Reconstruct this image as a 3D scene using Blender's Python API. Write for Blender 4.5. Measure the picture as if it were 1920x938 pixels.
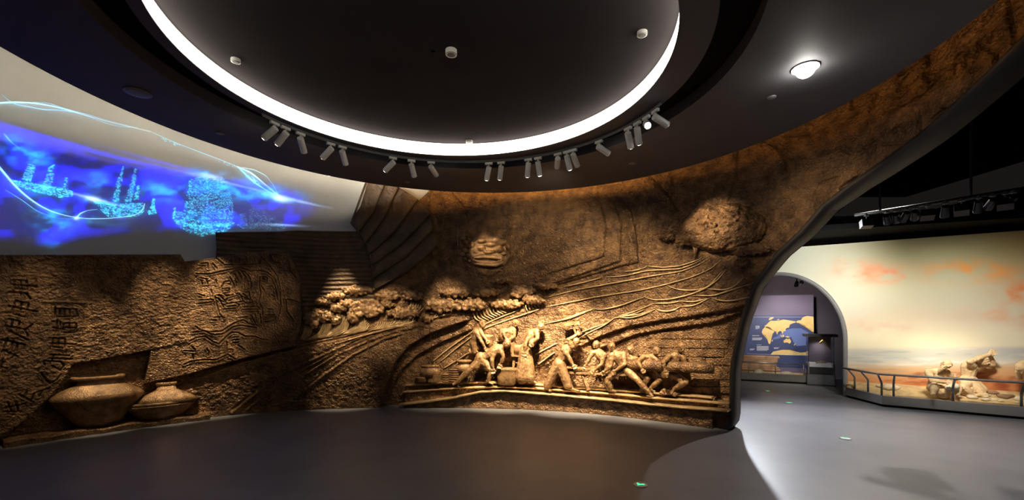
import bpy, bmesh, math, random
import numpy as np
from mathutils import Vector, Matrix
random.seed(7); rng = np.random.default_rng(11)
for o in list(bpy.data.objects): bpy.data.objects.remove(o)
scene = bpy.context.scene
COL = scene.collection

# ------------------------------------------------------------ camera, world, exposure
E = 1.65                 # eye height in metres
FPX, CX, YH = 820.0, 960.0, 593.0
H = 1.30 * E             # ceiling height above the eye
ZC = E + H
cam = bpy.data.cameras.new('camera'); cam.sensor_width = 36.0; cam.lens = 36.0 * FPX / 1920.0
cam.shift_y = (YH - 469.0) / 1920.0; cam.clip_start = 0.05; cam.clip_end = 100
camo = bpy.data.objects.new('camera', cam); COL.objects.link(camo)
camo.location = (0, 0, E); camo.rotation_euler = (math.pi / 2, 0, 0)
scene.camera = camo
world = bpy.data.worlds.new('world'); scene.world = world; world.use_nodes = True
world.node_tree.nodes['Background'].inputs[0].default_value = (0.62, 0.55, 0.52, 1)
world.node_tree.nodes['Background'].inputs[1].default_value = 0.014
scene.view_settings.view_transform = 'Standard'; scene.view_settings.look = 'None'
scene.view_settings.gamma = 1.0; scene.view_settings.exposure = 0.0
scene.view_settings.use_curve_mapping = False

# strengths of the lamps the place has
COVE_RING = 7.0          # white cove band round the ceiling disc
COVE_WARM = 34.0         # amber strip on the rim above the relief
COVE_WHITE = 300.0        # white strip on the rim above the plaster wall
SPOT = 2.4               # multiplier of the track spotlights
DIORAMA = 1.0            # multiplier of the lamps in the next room
PROJ = 1.0               # projected picture

# ------------------------------------------------------------ materials
def srgb(r, g, b):
    f = lambda c: (c / 255 / 12.92) if c / 255 <= 0.04045 else ((c / 255 + 0.055) / 1.055) ** 2.4
    return (f(r), f(g), f(b), 1)
def new_mat(name):
    m = bpy.data.materials.new(name); m.use_nodes = True
    nt = m.node_tree; b = nt.nodes['Principled BSDF']
    return m, nt, b
def node(nt, t, **kw):
    n = nt.nodes.new(t)
    for k, v in kw.items():
        if k in n.inputs: n.inputs[k].default_value = v
        else: setattr(n, k, v)
    return n
def noise_mat(name, c1, c2, rough=0.5, metallic=0.0, scale=6.0, bump=0.0, bscale=40.0, spec=0.5, voro=0.0, vscale=30.0, rough2=None):
    m, nt, b = new_mat(name)
    tc = node(nt, 'ShaderNodeTexCoord')
    n = node(nt, 'ShaderNodeTexNoise'); n.inputs['Scale'].default_value = scale; n.inputs['Detail'].default_value = 6
    nt.links.new(tc.outputs['Object'], n.inputs['Vector'])
    r = node(nt, 'ShaderNodeValToRGB'); r.color_ramp.elements[0].position = .33; r.color_ramp.elements[1].position = .68
    r.color_ramp.elements[0].color = c1; r.color_ramp.elements[1].color = c2
    nt.links.new(n.outputs['Fac'], r.inputs['Fac']); nt.links.new(r.outputs['Color'], b.inputs['Base Color'])
    b.inputs['Roughness'].default_value = rough; b.inputs['Metallic'].default_value = metallic
    b.inputs['Specular IOR Level'].default_value = spec
    last = None
    if bump:
        n2 = node(nt, 'ShaderNodeTexNoise'); n2.inputs['Scale'].default_value = bscale; n2.inputs['Detail'].default_value = 5
        nt.links.new(tc.outputs['Object'], n2.inputs['Vector'])
        bp = node(nt, 'ShaderNodeBump'); bp.inputs['Strength'].default_value = bump; bp.inputs['Distance'].default_value = 0.02
        nt.links.new(n2.outputs['Fac'], bp.inputs['Height']); last = bp
    if voro:
        v = node(nt, 'ShaderNodeTexVoronoi'); v.inputs['Scale'].default_value = vscale
        nt.links.new(tc.outputs['Object'], v.inputs['Vector'])
        bp2 = node(nt, 'ShaderNodeBump'); bp2.inputs['Strength'].default_value = voro; bp2.inputs['Distance'].default_value = 0.02
        nt.links.new(v.outputs['Distance'], bp2.inputs['Height'])
        if last: nt.links.new(last.outputs['Normal'], bp2.inputs['Normal'])
        last = bp2
    if last: nt.links.new(last.outputs['Normal'], b.inputs['Normal'])
    return m
def emis_mat(name, col, strength):
    m, nt, b = new_mat(name)
    b.inputs['Base Color'].default_value = (0.02, 0.02, 0.02, 1)
    b.inputs['Emission Color'].default_value = col; b.inputs['Emission Strength'].default_value = strength
    return m
M = {}
M['bronze'] = noise_mat('bronze_resin', (0.08, 0.04, 0.018, 1), (0.25, 0.137, 0.06, 1), rough=.32, metallic=.35, scale=7, bump=.8, bscale=60, voro=.6, vscale=38)
M['bronze_fine'] = noise_mat('bronze_resin_fine', (0.14, 0.076, 0.033, 1), (0.35, 0.20, 0.09, 1), rough=.32, metallic=.3, scale=12, bump=.6, bscale=60)
M['bronze_pale'] = noise_mat('bronze_resin_pale', (0.36, 0.235, 0.115, 1), (0.55, 0.38, 0.20, 1), rough=.34, metallic=.25, scale=14, bump=.25, bscale=70)  # lighter bronze tone for raised lines, strands and ledges
M['bronze_dark'] = noise_mat('bronze_resin_dark', (0.06, 0.034, 0.018, 1), (0.13, 0.078, 0.038, 1), rough=.5, metallic=.2, scale=4, bump=.4, bscale=45)
M['jamb'] = noise_mat('jamb_paint', (0.022, 0.017, 0.014, 1), (0.034, 0.026, 0.021, 1), rough=.6, scale=3, bump=.05, bscale=60)
M['plaster'] = noise_mat('white_plaster', (0.62, 0.60, 0.56, 1), (0.68, 0.66, 0.62, 1), rough=.85, scale=1.5, bump=.03, bscale=90)
M['ceil'] = noise_mat('dark_ceiling_paint', (0.095, 0.092, 0.1, 1), (0.11, 0.107, 0.115, 1), rough=.7, scale=2, bump=.02, bscale=120, spec=.3)
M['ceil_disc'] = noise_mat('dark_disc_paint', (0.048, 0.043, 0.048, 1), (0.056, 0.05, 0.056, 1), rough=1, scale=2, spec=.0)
M['black'] = noise_mat('black_paint', (0.003, 0.003, 0.0035, 1), (0.005, 0.005, 0.0055, 1), rough=.85, scale=2, spec=.1)
M['floor'] = noise_mat('grey_vinyl_floor', (0.15, 0.153, 0.17, 1), (0.185, 0.188, 0.205, 1), rough=.38, scale=1.6, bump=.02, bscale=180, spec=.4)
M['white_metal'] = noise_mat('white_powder_coat', (0.55, 0.54, 0.53, 1), (0.62, 0.61, 0.6, 1), rough=.4, scale=8)
M['grey_metal'] = noise_mat('grey_powder_coat', (0.11, 0.115, 0.125, 1), (0.14, 0.145, 0.155, 1), rough=.45, scale=5)
M['mid_grey'] = noise_mat('mid_grey_paint', (0.20, 0.20, 0.205, 1), (0.24, 0.24, 0.245, 1), rough=.5, scale=3)
M['steel'] = noise_mat('brushed_steel', (0.4, 0.38, 0.34, 1), (0.5, 0.48, 0.44, 1), rough=.3, metallic=.9, scale=30)
M['dark_metal'] = noise_mat('dark_metal', (0.016, 0.016, 0.018, 1), (0.026, 0.026, 0.03, 1), rough=.45, scale=6)
M['purple_wall'] = noise_mat('dark_violet_wall', (0.05, 0.045, 0.062, 1), (0.06, 0.055, 0.072, 1), rough=.7, scale=2)
M['panel_violet'] = noise_mat('panel_violet', (0.10, 0.085, 0.14, 1), (0.12, 0.10, 0.16, 1), rough=.6, scale=2)
M['panel_blue'] = noise_mat('panel_navy', (0.028, 0.042, 0.12, 1), (0.034, 0.05, 0.14, 1), rough=.5, scale=2)
M['panel_sea'] = noise_mat('panel_light_blue', (0.09, 0.14, 0.34, 1), (0.11, 0.16, 0.38, 1), rough=.5, scale=2)
M['gold'] = noise_mat('map_gold', (0.62, 0.43, 0.14, 1), (0.72, 0.52, 0.2, 1), rough=.5, scale=10)
M['pale_text'] = noise_mat('pale_print', (0.45, 0.45, 0.5, 1), (0.5, 0.5, 0.55, 1), rough=.6, scale=10)
M['clay'] = noise_mat('clay_resin', (0.52, 0.34, 0.17, 1), (0.72, 0.53, 0.31, 1), rough=.75, scale=6, bump=.35, bscale=40)
M['rock'] = noise_mat('pale_rock', (0.45, 0.36, 0.24, 1), (0.70, 0.60, 0.44, 1), rough=.85, scale=6, bump=.5, bscale=30)
M['rock_dark'] = noise_mat('brown_rock', (0.16, 0.09, 0.05, 1), (0.34, 0.2, 0.11, 1), rough=.85, scale=6, bump=.5, bscale=30)
M['sand'] = noise_mat('sand', (0.42, 0.29, 0.13, 1), (0.6, 0.44, 0.22, 1), rough=.9, scale=9, bump=.4, bscale=90)
M['lamp_white'] = emis_mat('lamp_white', (1, .93, .82, 1), 25)
M['lamp_dim'] = emis_mat('lamp_dim', (1, .9, .75, 1), 6)
M['downlight'] = emis_mat('downlight_bulb', (1, .95, .86, 1), 90)
M['cove_ring'] = emis_mat('cove_ring_white', (1, .92, .74, 1), COVE_RING)
M['cove_warm'] = emis_mat('cove_strip_amber', (1, .56, .18, 1), COVE_WARM)
M['cove_white'] = emis_mat('cove_strip_white', (1, .9, .72, 1), COVE_WHITE)
M['green'] = emis_mat('exit_green', (.05, .9, .35, 1), 1.6)
def light_mat(name, col, strength):
    """light thrown on the wall: adds to what is behind it"""
    m, nt, b = new_mat(name); nt.nodes.remove(b)
    em = node(nt, 'ShaderNodeEmission'); em.inputs['Color'].default_value = col; em.inputs['Strength'].default_value = strength
    tr = node(nt, 'ShaderNodeBsdfTransparent'); ad = node(nt, 'ShaderNodeAddShader')
    nt.links.new(tr.outputs[0], ad.inputs[0]); nt.links.new(em.outputs[0], ad.inputs[1]); nt.links.new(ad.outputs[0], nt.nodes['Material Output'].inputs['Surface'])
    return m
M['cyan'] = light_mat('projected_cyan', (.06, .72, 1, 1), 1.0)
M['cyan_bright'] = light_mat('projected_pale_cyan', (.30, .75, 1, 1), .55)
M['cyan_dim'] = light_mat('projected_dim_blue', (.13, .55, 1, 1), .42)
def glass_mat():
    m, nt, b = new_mat('clear_glass')
    b.inputs['Base Color'].default_value = (.85, .9, .95, 1); b.inputs['Roughness'].default_value = .03
    b.inputs['Transmission Weight'].default_value = 1.0; b.inputs['IOR'].default_value = 1.1
    return m
M['glass'] = glass_mat()

# ------------------------------------------------------------ object helpers
def link(o, parent=None):
    COL.objects.link(o)
    if parent is not None:
        o.parent = parent
        if parent.type == 'EMPTY': o.matrix_parent_inverse = Matrix.Translation(-parent.location)
    return o
def tag(o, label=None, cat=None, group=None, kind=None):
    if label: o['label'] = label
    if cat: o['category'] = cat
    if group: o['group'] = group
    if kind: o['kind'] = kind
    return o
def empty(name, loc=(0, 0, 0), parent=None):
    o = bpy.data.objects.new(name, None); o.empty_display_size = .1
    o.location = loc
    return link(o, parent)
def mesh_obj(name, verts, faces, mat, parent=None, smooth=True, origin=None):
    """verts in world space; origin moves the object's origin (parent empties stay at identity unless noted)"""
    me = bpy.data.meshes.new(name)
    me.from_pydata([tuple(map(float, v)) for v in verts], [], [tuple(map(int, f)) for f in faces])
    if smooth: me.polygons.foreach_set('use_smooth', np.ones(len(me.polygons), dtype=bool))
    me.materials.append(M[mat] if isinstance(mat, str) else mat); me.update()
    o = bpy.data.objects.new(name, me); link(o, parent)
    return o
def quad_obj(name, V, Q, mat, parent=None, smooth=True):
    """fast path for big numpy quad meshes"""
    V = np.asarray(V, dtype=np.float32); Q = np.asarray(Q, dtype=np.int32)
    me = bpy.data.meshes.new(name)
    me.vertices.add(len(V)); me.vertices.foreach_set('co', V.ravel())
    me.loops.add(Q.size); me.loops.foreach_set('vertex_index', Q.ravel())
    me.polygons.add(len(Q)); me.polygons.foreach_set('loop_start', np.arange(0, Q.size, 4, dtype=np.int32))
    me.polygons.foreach_set('loop_total', np.full(len(Q), 4, dtype=np.int32))
    me.polygons.foreach_set('use_smooth', np.full(len(Q), bool(smooth)))
    me.materials.append(M[mat] if isinstance(mat, str) else mat)
    me.update(calc_edges=True); me.validate()
    o = bpy.data.objects.new(name, me); link(o, parent)
    return o
class MB:
    """collects closed shapes for ONE mesh"""
    def __init__(s): s.v = []; s.f = []
    def add(s, v, f):
        n = len(s.v); s.v += [tuple(map(float, p)) for p in v]; s.f += [tuple(i + n for i in q) for q in f]; return s
    def box(s, c, size, rz=0, R=None):
        hx, hy, hz = [k / 2 for k in size]; R = R or Matrix.Rotation(rz, 3, 'Z'); c = Vector(c)
        vs = [c + R @ Vector((x * hx, y * hy, z * hz)) for x in (-1, 1) for y in (-1, 1) for z in (-1, 1)]
        return s.add(vs, [(0, 1, 3, 2), (4, 6, 7, 5), (0, 4, 5, 1), (2, 3, 7, 6), (0, 2, 6, 4), (1, 5, 7, 3)])
    def bar(s, a, b, w, h, up=(0, 0, 1)):
        a = Vector(a); b = Vector(b); d = (b - a).normalized(); u = Vector(up)
        x = d.cross(u).normalized(); z = x.cross(d)
        vs = [p + x * (i * w / 2) + z * (j * h / 2) for p in (a, b) for i in (-1, 1) for j in (-1, 1)]
        return s.add(vs, [(0, 1, 3, 2), (4, 6, 7, 5), (0, 4, 5, 1), (2, 3, 7, 6), (0, 2, 6, 4), (1, 5, 7, 3)])
    def tube(s, pts, r, n=8, cap=True):
        pts = [Vector(p) for p in pts]; rs = r if hasattr(r, '__len__') else [r] * len(pts)
        base = len(s.v); prev = None
        for i, p in enumerate(pts):
            t = (pts[min(i + 1, len(pts) - 1)] - pts[max(i - 1, 0)])
            t = t.normalized() if t.length > 1e-9 else Vector((0, 0, 1))
            if prev is None:
                a = Vector((0, 0, 1)) if abs(t.z) < .9 else Vector((1, 0, 0))
                x = t.cross(a).normalized()
            else:
                x = (prev - t * prev.dot(t)).normalized()
            y = t.cross(x); prev = x
            for k in range(n):
                q = 2 * math.pi * k / n
                s.v.append(tuple(p + (x * math.cos(q) + y * math.sin(q)) * rs[i]))
        for i in range(len(pts) - 1):
            for k in range(n):
                a = base + i * n + k; b = base + i * n + (k + 1) % n
                s.f.append((a, b, b + n, a + n))
        if cap:
            s.f.append(tuple(base + k for k in reversed(range(n))))
            s.f.append(tuple(base + (len(pts) - 1) * n + k for k in range(n)))
        return s
    def cap(s, p0, r0, p1, r1, n=10, m=4):
        """closed tapered capsule"""
        p0 = Vector(p0); p1 = Vector(p1); d = p1 - p0; L = d.length
        d = d / L if L > 1e-6 else Vector((0, 0, 1))
        P = [p0 - d * r0 * .999]; R = [r0 * .04]
        for i in range(1, m + 1):
            q = math.pi / 2 * i / m
            P.append(p0 - d * r0 * math.cos(q)); R.append(r0 * math.sin(q))
        for i in range(0, m):
            q = math.pi / 2 * i / m
            P.append(p1 + d * r1 * math.sin(q)); R.append(r1 * math.cos(q))
        P.append(p1 + d * r1 * .999); R.append(r1 * .04)
        if L < 1e-5: P = [p0 + d * (-r0 + 2 * r0 * i / 8) for i in range(9)]; R = [max(r0 * math.sqrt(max(0, 1 - (-1 + i / 4) ** 2)), r0 * .04) for i in range(9)]
        return s.tube(P, R, n)
    def ell(s, c, rad, R=None, n=12, m=8):
        c = Vector(c); R = R or Matrix.Identity(3); base = len(s.v)
        s.v.append(tuple(c + R @ Vector((0, 0, -rad[2]))))
        for i in range(1, m):
            q = -math.pi / 2 + math.pi * i / m
            for k in range(n):
                a = 2 * math.pi * k / n
                s.v.append(tuple(c + R @ Vector((rad[0] * math.cos(q) * math.cos(a), rad[1] * math.cos(q) * math.sin(a), rad[2] * math.sin(q)))))
        s.v.append(tuple(c + R @ Vector((0, 0, rad[2])))); top = len(s.v) - 1
        for k in range(n): s.f.append((base, base + 1 + (k + 1) % n, base + 1 + k))
        for i in range(m - 2):
            for k in range(n):
                a = base + 1 + i * n + k; b = base + 1 + i * n + (k + 1) % n
                s.f.append((a, b, b + n, a + n))
        o = base + 1 + (m - 2) * n
        for k in range(n): s.f.append((o + k, o + (k + 1) % n, top))
        return s
    def lathe(s, origin, prof, n=24, R=None, sc=(1, 1)):
        """prof: list of (radius, z)"""
        o = Vector(origin); R = R or Matrix.Identity(3); base = len(s.v)
        for r, z in prof:
            for k in range(n):
                a = 2 * math.pi * k / n
                s.v.append(tuple(o + R @ Vector((r * sc[0] * math.cos(a), r * sc[1] * math.sin(a), z))))
        for i in range(len(prof) - 1):
            for k in range(n):
                a = base + i * n + k; b = base + i * n + (k + 1) % n
                s.f.append((a, b, b + n, a + n))
        s.f.append(tuple(base + k for k in reversed(range(n)))); s.f.append(tuple(base + (len(prof) - 1) * n + k for k in range(n)))
        return s
    def prism(s, poly, zdir):
        """poly: list of 3d points (planar, counter-clockwise seen from +zdir); zdir: extrusion vector"""
        n = len(poly); z = Vector(zdir); base = len(s.v)
        s.v += [tuple(Vector(p)) for p in poly] + [tuple(Vector(p) + z) for p in poly]
        s.f.append(tuple(base + i for i in reversed(range(n)))); s.f.append(tuple(base + n + i for i in range(n)))
        for i in range(n):
            j = (i + 1) % n; s.f.append((base + i, base + j, base + n + j, base + n + i))
        return s
    def build(s, name, mat, parent=None, smooth=False):
        return mesh_obj(name, s.v, s.f, mat, parent, smooth)
    def remesh(s, name, mat, parent=None, voxel=.01, smooth_it=2, rough=0.0, freq=30.0):
        """weld overlapping shapes into one continuous skin"""
        me = bpy.data.meshes.new(name + '_raw'); me.from_pydata(s.v, [], s.f)
        bm = bmesh.new(); bm.from_mesh(me); bmesh.ops.recalc_face_normals(bm, faces=bm.faces); bm.to_mesh(me); bm.free()
        t = bpy.data.objects.new('tmp', me); COL.objects.link(t)
        r = t.modifiers.new('r', 'REMESH'); r.mode = 'VOXEL'; r.voxel_size = voxel; r.use_smooth_shade = True
        if smooth_it:
            sm = t.modifiers.new('s', 'SMOOTH'); sm.factor = .5; sm.iterations = smooth_it
        dg = bpy.context.evaluated_depsgraph_get()
        me2 = bpy.data.meshes.new_from_object(t.evaluated_get(dg)); me2.name = name
        bpy.data.objects.remove(t); bpy.data.meshes.remove(me)
        if rough:
            n = len(me2.vertices); co = np.empty(n * 3); no = np.empty(n * 3); me2.vertices.foreach_get('co', co); me2.vertices.foreach_get('normal', no)
            co = co.reshape(-1, 3); no = no.reshape(-1, 3)
            q = vn(co[:, 0] * freq + co[:, 1] * 11 + 50, co[:, 2] * freq * .8 + 50) - .5 + .5 * (vn(co[:, 0] * freq * 2.1 + 9, co[:, 2] * freq * 2 + 31) - .5)
            me2.vertices.foreach_set('co', (co + no * (q * rough * 1.5)[:, None]).ravel()); me2.update()
        me2.materials.clear(); me2.materials.append(M[mat])
        me2.polygons.foreach_set('use_smooth', np.ones(len(me2.polygons), dtype=bool))
        return link(bpy.data.objects.new(name, me2), parent)

# ------------------------------------------------------------ measuring helpers: points of the place, worked out from sight lines
def crop(x0, y0, sc): return lambda x, y: (x0 + x / sc, y0 + y / sc)
cA = crop(0, 440, 2.233); cB = crop(340, 420, 2.605); cC = crop(640, 330, 3.234); cD = crop(1020, 300, 3.126)
c5 = crop(720, 580, 4.691); c6 = crop(1000, 580, 3.91); cF1 = crop(840, 590, 6.255); cF2 = crop(1040, 590, 5.517)
cG = crop(1700, 640, 6.7); cM = crop(345, 465, 4.17); cK = crop(1380, 540, 4.937); cT = crop(0, 480, 3.125)
cV = crop(0, 160, 2.931); cL1 = crop(460, 180, 4.69); cL2 = crop(860, 180, 4.69); cW = crop(560, 520, 6.7); cR = crop(1560, 600, 4.69)
cH = crop(1500, 320, 4.571)
def at(px, py, Y): return Vector(((px - CX) / FPX * Y, Y, E + (YH - py) / FPX * Y))
def on_z(px, py, z):
    Y = (z - E) * FPX / (YH - py); return Vector(((px - CX) / FPX * Y, Y, z))

# plan curve of the big curved wall
plan = np.array([(-5.2, .6), (-4.95, 1.7), (-4.5, 2.65), (-3.95, 3.43), (-3.42, 4.02), (-2.99, 4.36), (-2.286, 4.67), (-1.294, 4.82), (-.349, 4.79), (.3, 4.69),
                 (.906, 4.49), (1.487, 4.15), (1.869, 3.86), (2.2, 3.5), (2.42, 3.05), (2.5, 2.5), (2.47, 1.9), (2.35, 1.3), (2.1, .7)]) * E
def catmull(P, n=40):
    out = []
    Q = np.vstack([2 * P[0] - P[1], P, 2 * P[-1] - P[-2]])
    for i in range(1, len(Q) - 2):
        p0, p1, p2, p3 = Q[i - 1:i + 3]
        for t in np.linspace(0, 1, n, endpoint=False):
            out.append(.5 * ((2 * p1) + (-p0 + p2) * t + (2 * p0 - 5 * p1 + 4 * p2 - p3) * t * t + (-p0 + 3 * p1 - 3 * p2 + p3) * t ** 3))
    out.append(P[-1]); return np.array(out)
CUR = catmull(plan)
for _ in range(60):      # fair the curve a little
    CUR[1:-1] = .5 * CUR[1:-1] + .25 * (CUR[:-2] + CUR[2:])
SS = np.concatenate([[0], np.cumsum(np.hypot(*np.diff(CUR, axis=0).T))])
TAN = np.gradient(CUR, SS, axis=0); TAN /= np.linalg.norm(TAN, axis=1)[:, None]
NOR = np.c_[TAN[:, 1], -TAN[:, 0]]      # towards the room
def P3(s, z, off=0.0):
    s = np.asarray(s, float); z = np.asarray(z, float)
    x = np.interp(s, SS, CUR[:, 0]); y = np.interp(s, SS, CUR[:, 1])
    nx = np.interp(s, SS, NOR[:, 0]); ny = np.interp(s, SS, NOR[:, 1])
    return np.stack([x + nx * off, y + ny * off, z + 0 * x], -1)
def W(px, py, off=0.0):
    """sight line through a photograph pixel -> (s, z) on the wall curve set off by `off`"""
    C = CUR + NOR * off
    ok = C[:, 1] > .3
    tan = C[ok, 0] / C[ok, 1]
    s = np.interp((px - CX) / FPX, tan, SS[ok]); Y = np.interp(s, SS[ok], C[ok, 1])
    return float(s), float(E + (YH - py) / FPX * Y)
def WL(pts, off=0.0): return np.array([W(x, y, off) for x, y in pts])
def W3(px, py, off=0.0):
    s, z = W(px, py, off); return Vector(P3(s, z, off))
def frame(s):
    """rotation whose x runs along the wall, y out of it, z up"""
    tx = np.interp(s, SS, TAN[:, 0]); ty = np.interp(s, SS, TAN[:, 1]); n = math.hypot(tx, ty); tx /= n; ty /= n
    return Matrix(((tx, ty, 0), (ty, -tx, 0), (0, 0, 1)))
def circ(P):
    A = np.c_[2 * P, np.ones(len(P))]; b = (P ** 2).sum(1); q = np.linalg.lstsq(A, b, rcond=None)[0]
    return q[0], q[1], math.sqrt(q[2] + q[0] ** 2 + q[1] ** 2)

# value noise
TAB = rng.random((256, 256))
def vn(x, y):
    xi = np.floor(x).astype(int); yi = np.floor(y).astype(int); fx = x - xi; fy = y - yi
    fx = fx * fx * (3 - 2 * fx); fy = fy * fy * (3 - 2 * fy)
    a = TAB[xi & 255, yi & 255]; b = TAB[(xi + 1) & 255, yi & 255]; c = TAB[xi & 255, (yi + 1) & 255]; d = TAB[(xi + 1) & 255, (yi + 1) & 255]
    return (a * (1 - fx) + b * fx) * (1 - fy) + (c * (1 - fx) + d * fx) * fy
def fbm(x, y, o=4):
    r = 0; a = .5
    for i in range(o): r = r + a * vn(x * 2 ** i + 17.3 * i, y * 2 ** i + 5.1 * i); a *= .5
    return r
def sstep(a, b, x):
    t = np.clip((x - a) / (b - a), 0, 1); return t * t * (3 - 2 * t)
def dist_poly(S, Z, pl, closed=False, pad=.12):
    """distance to a polyline (inf outside its padded box)"""
    D = np.full(S.shape, 9.0); pl = np.asarray(pl)
    m = (S > pl[:, 0].min() - pad) & (S < pl[:, 0].max() + pad) & (Z > pl[:, 1].min() - pad) & (Z < pl[:, 1].max() + pad)
    if not m.any(): return D
    s = S[m]; z = Z[m]; d = np.full(s.shape, 9.0)
    n = len(pl); rngi = range(n if closed else n - 1)
    for i in rngi:
        a = pl[i]; b = pl[(i + 1) % n]; ab = b - a; L = max(ab @ ab, 1e-9)
        t = np.clip(((s - a[0]) * ab[0] + (z - a[1]) * ab[1]) / L, 0, 1)
        d = np.minimum(d, np.hypot(s - a[0] - t * ab[0], z - a[1] - t * ab[1]))
    D[m] = d; return D
def inside(S, Z, pl):
    pl = np.asarray(pl); r = np.zeros(S.shape, bool); n = len(pl)
    for i in range(n):
        a = pl[i]; b = pl[(i + 1) % n]
        if a[1] == b[1]: continue
        c = ((a[1] > Z) != (b[1] > Z)) & (S < (b[0] - a[0]) * (Z - a[1]) / (b[1] - a[1]) + a[0]); r ^= c
    return r
def soft(S, Z, pl, w):
    """1 inside, 0 outside, ramp of width w centred on the outline"""
    d = dist_poly(S, Z, pl, True, pad=w + .02); ins = inside(S, Z, pl)
    return sstep(-w / 2, w / 2, np.where(ins, np.minimum(d, 9), -d))
# ============================================================ THE SETTING
TOP_M = 2.75 * E; TOP_W = 3.4 * E
# dark outer walls of the building
for nm, c_, sz in (('wall_far', (2, 20.5, 3), (34, .3, 6.6)), ('wall_outer', (18.5, 6, 3), (.3, 30, 6.6)), ('wall_outer', (-14.5, 6, 3), (.3, 30, 6.6))):
    mb = MB(); mb.box(c_, sz); tag(mb.build(nm, 'black'), kind='structure')
# floor
mb = MB(); mb.box((2.0, 6.0, -.05), (34, 30, .1))
tag(mb.build('floor', 'floor'), kind='structure')

# ceiling circles, fitted to sight lines
ring_px = [(270, 0), (460, 185), (545, 230), (630.6, 262), (705, 279), (780, 289), (860, 294), (945, 289), (1030, 271), (1116, 239), (1201, 184), (1287, 5)]
outer_px = [(0, 85), (147, 160), (307, 237), (426.6, 284.6), (546, 317), (640, 332), (684, 341), (860, 360), (979, 361.6), (1094.5, 351.6), (1180, 337), (1260, 320), (1400, 276), (1605, 182), (1738, 102), (1881, 0)]
track_px = [(502.6, 226), (566.6, 252.5), (652, 281), (733, 297), (801, 306), (902.6, 309), (988, 299), (1052, 284.5), (1116, 262), (1169, 231), (1212, 199)]
ZT = ZC - .045           # underside of the lighting track
RC = circ(np.array([on_z(x, y, ZC)[:2] for x, y in ring_px])); OC = circ(np.array([on_z(x, y, ZC)[:2] for x, y in outer_px]))
tp_ = np.array([on_z(x, y, ZT)[:2] for x, y in track_px]); tcx, tcy = RC[0] * .75 + OC[0] * .25, RC[1] * .75 + OC[1] * .25
TC = (tcx, tcy, float(np.mean(np.hypot(tp_[:, 0] - tcx, tp_[:, 1] - tcy)))); print('TRACK', RC, OC, TC, np.hypot(tp_[:, 0] - tcx, tp_[:, 1] - tcy))
def ring_strip(name, loops, mat, parent, n=160, close=False, smooth=False):
    """loops: list of (cx, cy, r, z) circles joined by quads"""
    V = []; F = []
    for (cx, cy, r, z) in loops:
        for k in range(n):
            a = 2 * math.pi * k / n; V.append((cx + r * math.cos(a), cy + r * math.sin(a), z))
    L = len(loops)
    for i in range(L if close else L - 1):
        for k in range(n):
            a = i * n + k; b = i * n + (k + 1) % n; c = ((i + 1) % L) * n + (k + 1) % n; d = ((i + 1) % L) * n + k
            F.append((a, b, c, d))
    return mesh_obj(name, V, F, mat, parent, smooth)
DISC = .085 * H; SL = .16
ceil = empty('ceiling', (RC[0], RC[1], ZC)); tag(ceil, kind='structure')
gi = TC[2] + .05; go = TC[2] + .05 + .30     # shadow groove behind the track
# inner soffit ring with its lip, groove, outer ring
ring_strip('soffit_ring', [(RC[0], RC[1], RC[2], ZC), (TC[0], TC[1], gi, ZC), (TC[0], TC[1], gi, ZC + .2), (RC[0], RC[1], RC[2] + .02, ZC + .2), (RC[0], RC[1], RC[2] + .02, ZC + .012), (RC[0], RC[1], RC[2], ZC + .012)], 'ceil', ceil, close=True)
ring_strip('groove_cover', [(TC[0], TC[1], gi - .02, ZC + .12), (TC[0], TC[1], go + .02, ZC + .12), (TC[0], TC[1], go + .02, ZC + .22), (TC[0], TC[1], gi - .02, ZC + .22)], 'black', ceil, close=True)
ring_strip('outer_ring', [(TC[0], TC[1], go, ZC), (OC[0], OC[1], OC[2], ZC), (OC[0], OC[1], OC[2], ZC + .06), (OC[0], OC[1], OC[2] - .12, ZC + .06), (TC[0], TC[1], go, ZC + SL)], 'ceil', ceil, close=True)
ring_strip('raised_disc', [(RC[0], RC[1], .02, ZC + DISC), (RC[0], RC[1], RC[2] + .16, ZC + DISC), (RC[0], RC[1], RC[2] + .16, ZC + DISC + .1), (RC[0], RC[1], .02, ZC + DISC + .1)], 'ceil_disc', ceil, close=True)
cv = ring_strip('cove_light_band', [(RC[0], RC[1], RC[2] + .012, ZC + .014), (RC[0], RC[1], RC[2] + .012, ZC + DISC - .012), (RC[0], RC[1], RC[2] + .018, ZC + DISC - .012), (RC[0], RC[1], RC[2] + .018, ZC + .014)], 'cove_ring', None, close=True)
tag(cv, 'glowing white cove light band round the dark ceiling disc', 'cove light')
mb = MB(); mb.box((1, 5, ZC + 3.4), (34, 30, .2)); tag(mb.build('ceiling', 'black'), kind='structure')
# LED strips on the rim of the ceiling, shining on the wall behind
def arc_strip(name, a0, a1, r0, z0, r1, z1, mat, n=90):
    V = []; F = []
    for k in range(n + 1):
        a = a0 + (a1 - a0) * k / n
        for r, z in ((r0, z0), (r1, z1), (r1 - .004, z1 - .006), (r0 - .004, z0 - .006)): V.append((OC[0] + r * math.cos(a), OC[1] + r * math.sin(a), z))
    for k in range(n):
        for j in range(4):
            F.append((4 * k + j, 4 * k + (j + 1) % 4, 4 * k + 4 + (j + 1) % 4, 4 * k + 4 + j))
    return mesh_obj(name, V, F, mat, None, False)
def adopt(o): o.parent = ceil; o.matrix_parent_inverse = Matrix.Translation(-ceil.location)
def ang(px):
    p = on_z(px, np.interp(px, [q[0] for q in outer_px], [q[1] for q in outer_px]), ZC); a = math.atan2(p.y - OC[1], p.x - OC[0]); return a + 2 * math.pi if a < -1.6 else a
warm = arc_strip('amber_led_strip', ang(735), ang(1200), OC[2] - .004, ZC + .064, OC[2] - .04, ZC + .098, 'cove_warm')
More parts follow.
